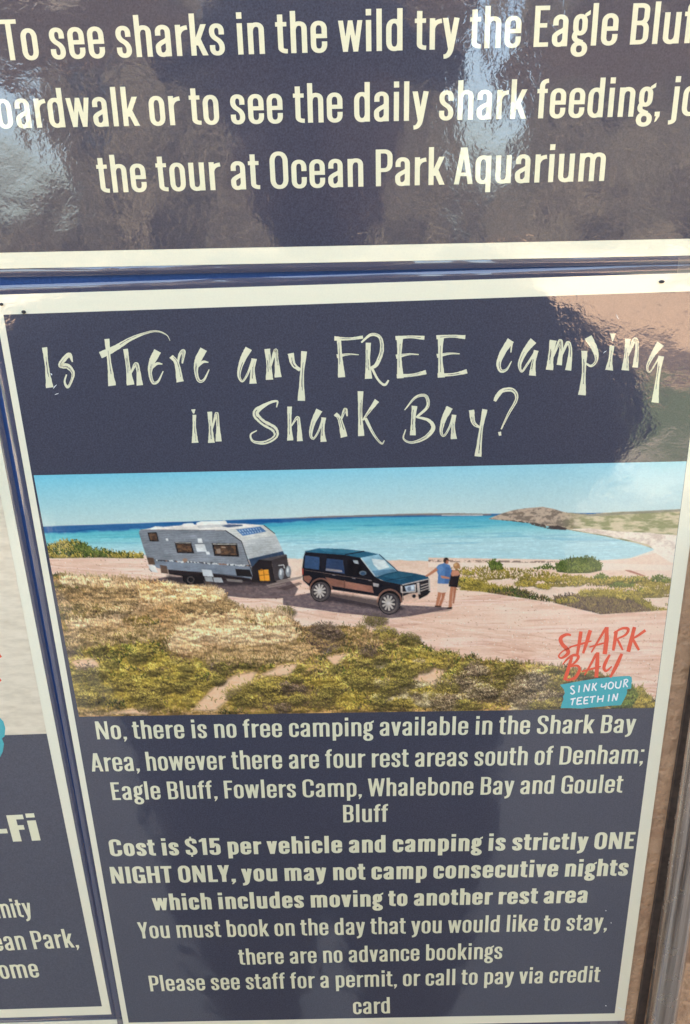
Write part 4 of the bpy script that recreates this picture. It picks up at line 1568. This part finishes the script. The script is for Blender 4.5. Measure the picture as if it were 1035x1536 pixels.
def print_cells():
    """the print's colour cells as meshes: the view itself, and the caravan, car and people in it"""
    yq = Y - 2 * LAY
    c4 = [np.array(W2(*q, yq)) for q in PQ]
    s = (ii / (PW - 1))[..., None]
    t = (jj / (PH - 1))[..., None]
    P = (c4[0] * (1 - s) + c4[1] * s) * (1 - t) + (c4[3] * (1 - s) + c4[2] * s) * t
    co = np.stack([P[..., 0], np.full((PH, PW), yq), P[..., 1]], -1).reshape(-1, 3)
    rgba = np.concatenate([LINIMG.reshape(-1, 3), np.ones((PW * PH, 1))], 1)
    a = (np.arange(PH - 1)[:, None] * PW + np.arange(PW - 1)[None, :])
    quads = np.stack([a, a + PW, a + PW + 1, a + 1], -1).reshape(-1, 4)
    own = np.zeros((PH, PW), int)
    own[cara > 0.4] = 1
    own[car > 0.4] = 2
    own[man > 0.4] = 3
    own[woman > 0.4] = 4
    fo = own[:-1, :-1].reshape(-1)
    parent = None
    for k, nm, lb in ((0, 'printed_photo', None), (1, 'caravan', 'grey caravan printed in the photo'), (2, 'car', 'black four wheel drive printed in the photo'),
                      (3, 'person', 'man in a blue shirt printed in the photo'), (4, 'person', 'woman in a black top printed in the photo')):
        q = quads[fo == k]
        used, inv = np.unique(q, return_inverse=True)
        q = inv.reshape(-1, 4)
        me = bpy.data.meshes.new(nm)
        me.vertices.add(len(used))
        me.vertices.foreach_set('co', co[used].astype(np.float32).ravel())
        me.loops.add(q.size)
        me.loops.foreach_set('vertex_index', q.astype(np.int32).ravel())
        me.polygons.add(len(q))
        me.polygons.foreach_set('loop_start', np.arange(0, q.size, 4, dtype=np.int32))
        at = me.color_attributes.new('print', 'FLOAT_COLOR', 'POINT')
        at.data.foreach_set('color', rgba[used].astype(np.float32).ravel())
        me.update(calc_edges=True)
        me.validate()
        o = link(nm, me, PHOTO, main if parent is None else parent)
        if lb:
            o['label'] = lb
        if parent is None:
            parent = o
    return parent


photo = print_cells()

# ---- small scuffs and specks on the film
rsc = random.Random(31)
for x_, y_, dx, dy, w_ in ((80, 583, 5, -6, 1.3), (76, 560, 2, 3, 1.6), (88, 590, -6, 2, 1.0), (927, 1511, 7, 3, 1.4), (934, 1516, 3, -3, 1.2), (908, 1508, 2, 1, 1.2), (908, 1366, 1.5, 0, 1.4), (916, 1384, 1, 1, 1.2), (905, 530, 5, -4, 0.9), (925, 472, 3, 7, 1.0)):
    emb = MB()
    brush(emb, [(x_, y_, w_ * .4), (x_ + dx * .5 + rsc.uniform(-.6, .6), y_ + dy * .5, w_), (x_ + dx, y_ + dy, w_ * .3)], Y - 5 * LAY, lambda a, b: (a, b), 0.6, rsc)
    emb.build('scuff_mark', WHITE_INK, main)

# ---- the red and teal emblem printed over the photo
L5 = lambda x, y: (820 + x / 5.75, 920 + y / 5.75)
yl = Y - 4 * LAY


def flat_poly(mb, pts, y, fr):
    q = [U(*fr(*p_), y) for p_ in pts]
    mb.add(q, [tuple(range(len(q)))[::-1]])


LOGO_RED = [
    [(206, 196, 8), (196, 184, 14), (160, 186, 18), (120, 218, 24), (136, 268, 24), (178, 312, 26), (182, 348, 22), (130, 385, 13), (104, 368, 9), (140, 326, 8), (214, 290, 7)],
    [(296, 156, 22), (282, 250, 22), (264, 352, 16)], [(377, 146, 24), (345, 250, 22), (314, 346, 14)], [(196, 292, 6), (290, 266, 13), (388, 238, 6)],
    [(512, 126, 16), (450, 228, 14), (384, 338, 8)], [(518, 118, 24), (516, 230, 28), (500, 353, 28)], [(368, 292, 8), (450, 268, 11), (530, 248, 8)],
    [(600, 152, 22), (588, 240, 22), (574, 322, 16)], [(578, 170, 7), (650, 131, 15), (704, 136, 18), (680, 185, 14), (604, 222, 7)], [(608, 218, 12), (632, 268, 15), (657, 318, 10)],
    [(758, 118, 22), (730, 225, 24), (703, 332, 26)], [(852, 146, 18), (790, 190, 15), (728, 226, 10)], [(740, 218, 15), (768, 268, 18), (797, 318, 16)],
    [(216, 376, 18), (190, 470, 23), (156, 577, 22)], [(138, 442, 6), (180, 392, 13), (235, 360, 17), (274, 372, 18), (250, 418, 14), (195, 460, 9)], [(195, 460, 9), (262, 452, 14), (284, 486, 18), (244, 556, 20), (170, 580, 9)],
    [(428, 348, 16), (380, 440, 14), (326, 534, 7)], [(440, 336, 22), (436, 440, 26), (428, 553, 25)], [(303, 502, 8), (385, 480, 11), (467, 458, 8)],
    [(545, 356, 12), (512, 415, 20), (494, 470, 20), (514, 497, 14), (562, 458, 8)], [(648, 348, 18), (602, 450, 24), (548, 553, 13)],
]
LOGO_WHITE = [
    [(238, 632), (222, 628), (208, 642), (228, 662), (240, 680), (222, 695), (205, 686)], [(283, 622), (276, 682)], [(320, 678), (332, 612)], [(332, 612), (360, 672)], [(360, 672), (372, 606)],
    [(392, 668), (402, 602)], [(432, 600), (400, 640)], [(408, 635), (428, 668)],
    [(476, 608), (472, 632), (490, 634), (508, 622)], [(516, 600), (504, 656)], [(552, 592), (534, 612), (534, 642), (552, 650), (570, 636), (574, 606), (552, 592)],
    [(600, 588), (594, 630), (612, 644), (632, 634), (644, 580)], [(662, 638), (672, 574)], [(664, 576), (690, 570), (698, 586), (670, 608)], [(678, 606), (698, 636)],
    [(206, 742), (252, 732)], [(230, 738), (218, 792)], [(268, 730), (260, 786)], [(268, 730), (308, 724)], [(264, 756), (298, 752)], [(260, 786), (304, 780)],
    [(326, 726), (320, 780)], [(326, 726), (362, 720)], [(322, 752), (354, 748)], [(320, 780), (358, 776)], [(372, 724), (424, 714)], [(398, 718), (390, 772)],
    [(446, 712), (438, 768)], [(490, 706), (480, 764)], [(442, 742), (484, 736)], [(540, 700), (532, 760)], [(566, 758), (578, 696)], [(578, 696), (600, 752)], [(600, 752), (614, 690)],
]
rl = random.Random(3)
emb = MB()
flat_poly(emb, [(115, 616), (200, 600), (300, 582), (430, 562), (560, 549), (640, 542), (716, 540), (734, 552), (735, 580), (728, 648), (692, 656), (694, 676), (688, 702), (660, 756), (640, 792), (560, 796), (430, 808), (300, 821), (200, 818), (120, 818), (132, 770), (146, 740), (140, 720), (156, 690), (148, 655), (130, 635)], yl, L5)
emblem = emb.build('emblem', TEAL_INK, main)
emb = MB()
for k, s in enumerate(LOGO_RED):
    brush(emb, [(a, b, c * 1.3 + 2) for a, b, c in s], yl - 0.000006 * (k % 7 + 1), L5, 0.10, rl)
emb.build('red_lettering', RED_INK, emblem)
emb = MB()
for k, s in enumerate(LOGO_WHITE):
    brush(emb, [(x_, y_, 11.5) for x_, y_ in s], yl - LAY - 0.000006 * (k % 5), L5, 0.12, rl)
emb.build('white_lettering', WHITE_INK, emblem)

# ---- left poster (only its right strip is in view)
lq = [(-560, 330), (-43, 440), (167, 1521.5), (-230, 1534)]
left = thing('poster', 'laminated poster at the left edge with the end of the word Wi-Fi', 'poster', 'laminated information posters')
Y2 = YP + 0.0002
sheet_part('paper', lq, Y2, 0.0004, PAPER, left)
flat_part('navy_panel', [(-330, 1115), (70, 1100.5), (153, 1509.5), (-225, 1521)], Y2 - LAY, NAVY, left)
SANDP, nt, p = new_mat('laminated_pale_sand_print')
pos = node(nt, 'ShaderNodeNewGeometry').outputs['Position']
mpn = node(nt, 'ShaderNodeMapping')
mpn.inputs['Scale'].default_value = (1, 1, 3.5)
nt.links.new(pos, mpn.inputs[0])
g = noise(nt, mpn.outputs[0], 70, 6, 0.65)
nt.links.new(ramp(nt, g.outputs[0], [(0.3, lin((206, 188, 158))), (0.55, lin((228, 212, 182))), (0.75, lin((238, 222, 194)))]), p.inputs['Base Color'])
p.inputs['Coat Weight'].default_value = 1
p.inputs['Coat Roughness'].default_value = 0.035
p.inputs['Coat IOR'].default_value = COAT_IOR
nt.links.new(laminate_normal(nt, pos), p.inputs['Coat Normal'])
flat_part('printed_photo', [(-420, 560), (-27, 600), (70, 1100.5), (-330, 1115)], Y2 - 2 * LAY, SANDP, left)
laminate_ring(lq, 0.0028, Y2, left, seed=11)
yt2 = Y2 - 3 * LAY
text_line('bold_text_line', 'Wi-Fi', (-75, 1267), (61, 1260.5), 39, 0.235, 0.17, CREAM, left, yt2)
text_line('text_line', 'Community', (-92, 1381.5), (50, 1375), 27, RW, RT, CREAM, left, yt2)
text_line('text_line', 'Ocean Park,', (-42, 1428), (119, 1420.8), 27, RW, RT, CREAM, left, yt2)
text_line('text_line', 'Welcome', (-66, 1471), (60, 1465.8), 26, RW, RT, CREAM, left, yt2)
emb = MB()
idf = lambda x, y: (x, y)
flat_poly(emb, [(-90, 1090), (-30, 1080), (0, 1077), (5, 1082), (8, 1092), (7, 1104), (3, 1108), (6, 1116), (4, 1128), (0, 1136), (-40, 1140), (-85, 1142)], yt2 - LAY, idf)
e2 = emb.build('emblem', TEAL_INK, left)
emb = MB()
for k, s in enumerate(([(1.5, 983, 5), (-8, 990, 4), (-20, 1000, 3)], [(-9, 1010, 3), (1, 1022, 4)], [(-25, 980, 5), (-30, 1030, 5)])):
    brush(emb, s, yt2 - 2 * LAY - 0.000006 * k, idf, 0.1, rl)
emb.build('red_lettering', RED_INK, e2)

# ---- poster below the left one: just its top rim
bq = [(-200, 1541), (186, 1529.5), (300, 2300), (-60, 2320)]
low = thing('poster', 'white top rim of a further laminated poster along the bottom edge at left', 'poster', 'laminated information posters')
Y3 = YP + 0.0004
sheet_part('paper', bq, Y3, 0.0004, PAPER, low)
flat_part('navy_panel', [(-180, 1568), (170, 1556), (285, 2260), (-40, 2280)], Y3 - LAY, NAVY, low)
laminate_ring(bq, 0.002, Y3, low, seed=17)

# ---- pins that hold the laminated sheets
for (px, py, r_, lb) in ((35.5, 468, 0.0007, 'tiny black pin head beside the top left corner of the camping poster'),
                         (2, 456.5, 0.0006, 'tiny black pin head on the white rim at the far left'),
                         (992.5, 422.5, 0.0009, 'tiny black pin head on the white rim at the top right')):
    c_ = U(px, py, YP - 0.0003)
    vs, fs = [], []
    n_ = 12
    for ring_i, (rr, yy) in enumerate(((1.0, 0.0001), (1.0, -0.0002), (0.6, -0.0005))):
        for k in range(n_):
            a_ = 2 * math.pi * k / n_
            vs.append((c_.x + rr * r_ * math.cos(a_) * 1.25, c_.y + yy, c_.z + rr * r_ * math.sin(a_) * (0.7 if px > 900 else 1.0)))
    for ri in range(2):
        for k in range(n_):
            j = (k + 1) % n_
            fs.append((ri * n_ + k, ri * n_ + j, ri * n_ + n_ + j, ri * n_ + n_ + k))
    fs.append(tuple(2 * n_ + k for k in range(n_)))
    tag(obj('pin', vs, fs, BLACK), lb, 'pin', 'pins in the posters')

# ------------------------------------------------------------------ right: brown post, dark strip and a shiny tube standing proud of the wall
def slab(name, left, right, y_front, y_back, mat):
    """an upright slab between two edge lines given top and bottom"""
    mb = MB()
    loop = [W2(*left[1], y_front), W2(*right[1], y_front), W2(*right[0], y_front), W2(*left[0], y_front)]
    mb.prism(loop, y_front, y_back)
    return mb.build(name, mat)


def along(p, q, y):
    """the point of the edge line p-q at picture height y"""
    t = (y - p[1]) / (q[1] - p[1])
    return (p[0] + (q[0] - p[0]) * t, y)


ea, eb = (1022, 1100), (955, 1528)        # left edge of the dark strip
post_y = -0.0002
mb = MB()
pl = board_right + 0.0165
e_t, e_b = W2(*along(ea, eb, 700), post_y), W2(*along(ea, eb, 2300), post_y)
mb.prism([(pl, e_b[1]), e_b, e_t, (pl, e_t[1])], post_y, 0.0056)
tag(mb.build('post', BROWN), 'narrow glossy brown post with a hammered finish right of the camping poster', 'post')
ga, gb_ = (1033, 1100), (967, 1528)
tag(slab('edge_strip', (along(ea, eb, 780), along(ea, eb, 2300)), (along(ga, gb_, 780), along(ga, gb_, 2300)), -0.0022, 0.0054, DARK),
    'thin dark brown edge strip between the brown post and the shiny tube', 'edge strip')

yc, rad = -0.0075, 0.0079
p_lo, p_hi = U(*along((992, 1528), (1036, 1240), 2200), yc), U(*along((992, 1528), (1036, 1240), 800), yc)
axd = (p_hi - p_lo).normalized()
sx_ = Vector((1, 0, 0)) - axd * axd.x
sx_.normalize()
sy_ = axd.cross(sx_)
vs, fs = [], []
n_ = 48
for zi, (c_, k_) in enumerate(((p_lo, 1.0), (p_hi - axd * 0.003, 1.0), (p_hi, 0.85))):
    for k in range(n_):
        a_ = 2 * math.pi * k / n_
        q = c_ + (sx_ * math.cos(a_) + sy_ * math.sin(a_)) * rad * k_
        vs.append(tuple(q))
for zi in range(2):
    for k in range(n_):
        j = (k + 1) % n_
        fs.append((zi * n_ + k, zi * n_ + j, zi * n_ + n_ + j, zi * n_ + n_ + k))
fs.append(tuple(2 * n_ + k for k in range(n_)))
fs.append(tuple(range(n_))[::-1])
tube = obj('tube', vs, fs, STEEL, None, True)
tag(tube, 'scuffed shiny upright tube along the right edge of the picture', 'tube')

# ------------------------------------------------------------------ what the film mirrors: the person taking the picture, and objects added to shape the reflections
def skin_figure():
    J = {}
    V_, E_, Rd = [], [], []

    def j(name, x, y, z, r, parent=None, ry=None):
        J[name] = len(V_)
        V_.append((x, y, z))
        Rd.append((r, ry or r))
        if parent:
            E_.append((J[parent], J[name]))

    y0, xo = -0.58, -0.055
    j('pelvis', xo, y0 - .04, 0.90, .26, None, .15)
    j('waist', xo, y0 - .02, 1.06, .37, 'pelvis', .14)
    j('chest', xo, y0 - .02, 1.24, .38, 'waist', .13)
    j('collar', xo, y0 - .03, 1.38, .14, 'chest', .09)
    j('neck', xo, y0 - .04, 1.46, .06, 'collar')
    for s, n in ((-1, 'l'), (1, 'r')):
        ex = 0.42 if s < 0 else 0.33
        j('sh' + n, xo + s * .21, y0 - .02, 1.355, .11, 'collar')
        j('el' + n, xo + s * ex, y0 + .07, 1.275 if s < 0 else 1.25, .14 if s < 0 else .10, 'sh' + n)
        j('wr' + n, s * .13, -0.385, 1.44, .034, 'el' + n)
        j('pa' + n, s * .075, -0.345, 1.472, .034, 'wr' + n)
        j('hip' + n, xo + s * .12, y0 - .04, 0.78, .17, 'pelvis')
        j('kn' + n, xo + s * .12, y0 - .03, 0.47, .125, 'hip' + n)
        j('an' + n, xo + s * .13, y0 - .04, 0.09, .048, 'kn' + n)
        j('to' + n, xo + s * .15, y0 + .12, 0.035, .036, 'an' + n)
    me = bpy.data.meshes.new('person')
    me.from_pydata(V_, E_, [])
    o = link('person', me, CLOTH)
    md = o.modifiers.new('skin', 'SKIN')
    for k, d in enumerate(me.skin_vertices[0].data):
        d.radius = Rd[k]
        d.use_root = k == 0
    o.modifiers.new('smooth', 'SUBSURF').levels = 2
    o.modifiers['smooth'].render_levels = 2
    return o


who = skin_figure()
tag(who, 'person in dark clothes raising a phone, mirrored faintly in the glossy posters', 'person')


def lathe_head():
    vs, fs = [], []
    n_, cx_, cy_, cz_ = 28, -0.035, -0.60, 1.60
    prof = [(-.125, .03), (-.11, .055), (-.08, .072), (-.03, .084), (.03, .088), (.08, .080), (.115, .05), (.13, .012)]
    for z_, r_ in prof:
        for k in range(n_):
            a_ = 2 * math.pi * k / n_
            x_, y_ = math.cos(a_) * r_, math.sin(a_) * r_ * 1.18
            if y_ > 0.06 and abs(x_) < 0.02 and -0.045 < z_ < 0.02:
                y_ += 0.022
            vs.append((cx_ + x_, cy_ + y_, cz_ + z_))
    for i in range(len(prof) - 1):
        for k in range(n_):
            j = (k + 1) % n_
            fs.append((i * n_ + k, i * n_ + j, (i + 1) * n_ + j, (i + 1) * n_ + k))
    fs.append(tuple(range(n_))[::-1])
    fs.append(tuple((len(prof) - 1) * n_ + k for k in range(n_)))
    return obj('head', vs, fs, SKIN, who, True)


lathe_head()
hat = []
vs, fs = [], []
for z_, r_ in ((1.665, .17), (1.675, .165), (1.685, .10), (1.76, .094), (1.79, .07), (1.795, .01)):
    for k in range(32):
        a_ = 2 * math.pi * k / 32
        vs.append((-0.035 + math.cos(a_) * r_, -0.60 + math.sin(a_) * r_ * 1.12, z_ - 0.015))
for i in range(5):
    for k in range(32):
        j = (k + 1) % 32
        fs.append((i * 32 + k, i * 32 + j, (i + 1) * 32 + j, (i + 1) * 32 + k))
fs.append(tuple(range(32))[::-1])
obj('hat', vs, fs, CLOTH, who, True)

# added roof strip, out of view; dark underside and gaps shape the film's reflections
mb = MB()
zr = 2.62
for x0, x1 in ((-9, -0.95), (-0.66, 0.86), (1.25, 9)):
    mb.box(x0, x1, -5.9 if x0 < -5 else -6.6, -4.0, zr, zr + 0.06)
structure(mb.build('added_roof', TIMBER))

# far side of the yard: unseen trees added as dark reflections, with two openings
FOLIAGE, nt, p = new_mat('dark_foliage')
pos = node(nt, 'ShaderNodeNewGeometry').outputs['Position']
g = noise(nt, pos, 1.4, 6, 0.7)
nt.links.new(ramp(nt, g.outputs[0], [(0.3, (0.025, 0.024, 0.017)), (0.7, (0.085, 0.070, 0.052))]), p.inputs['Base Color'])
p.inputs['Roughness'].default_value = 0.9
rb = random.Random(21)
mb = MB()
DB = 30.0
for az0, az1, hh in ((-75, -20, 2.2), (-19.2, -8.6, 13), (-8.6, -5.8, 5.6), (-5.8, 8.5, 13), (8.5, 12.5, 2.4), (12.5, 75, 13)):
    k = max(2, int((az1 - az0) / 1.2))
    for i in range(k):
        az = R(az0 + (az1 - az0) * (i + 0.5) / k)
        wid = DB * R(az1 - az0) / k * 0.62
        for layer in range(int(hh / 2.2) + 1):
            cx_, cz_ = math.tan(az) * DB, min(hh - 1.2, layer * 2.2 + rb.uniform(0.2, 1.0))
            cy_ = -DB - rb.uniform(0, 2.5)
            rx_, rz_ = wid * rb.uniform(0.95, 1.25) / max(0.5, math.cos(az)), 1.7 * rb.uniform(0.9, 1.2)
            vs, fs = [], []
            nu_, nv_ = 12, 7
            for a in range(nv_ + 1):
                th = math.pi * a / nv_
                for b in range(nu_):
                    ph = 2 * math.pi * b / nu_
                    j_ = rb.uniform(0.85, 1.15)
                    vs.append((cx_ + rx_ * j_ * math.sin(th) * math.cos(ph), cy_ + 1.4 * j_ * math.sin(th) * math.sin(ph), max(0.01, cz_ + rz_ * j_ * math.cos(th))))
            for a in range(nv_):
                for b in range(nu_):
                    c2 = (b + 1) % nu_
                    fs.append((a * nu_ + b, (a + 1) * nu_ + b, (a + 1) * nu_ + c2, a * nu_ + c2))
            mb.add(vs, fs)
belt = mb.build('added_tree_belt', FOLIAGE)
belt['kind'] = 'stuff'
belt['label'] = 'unseen dark belt of trees, added to darken the reflections in the film'
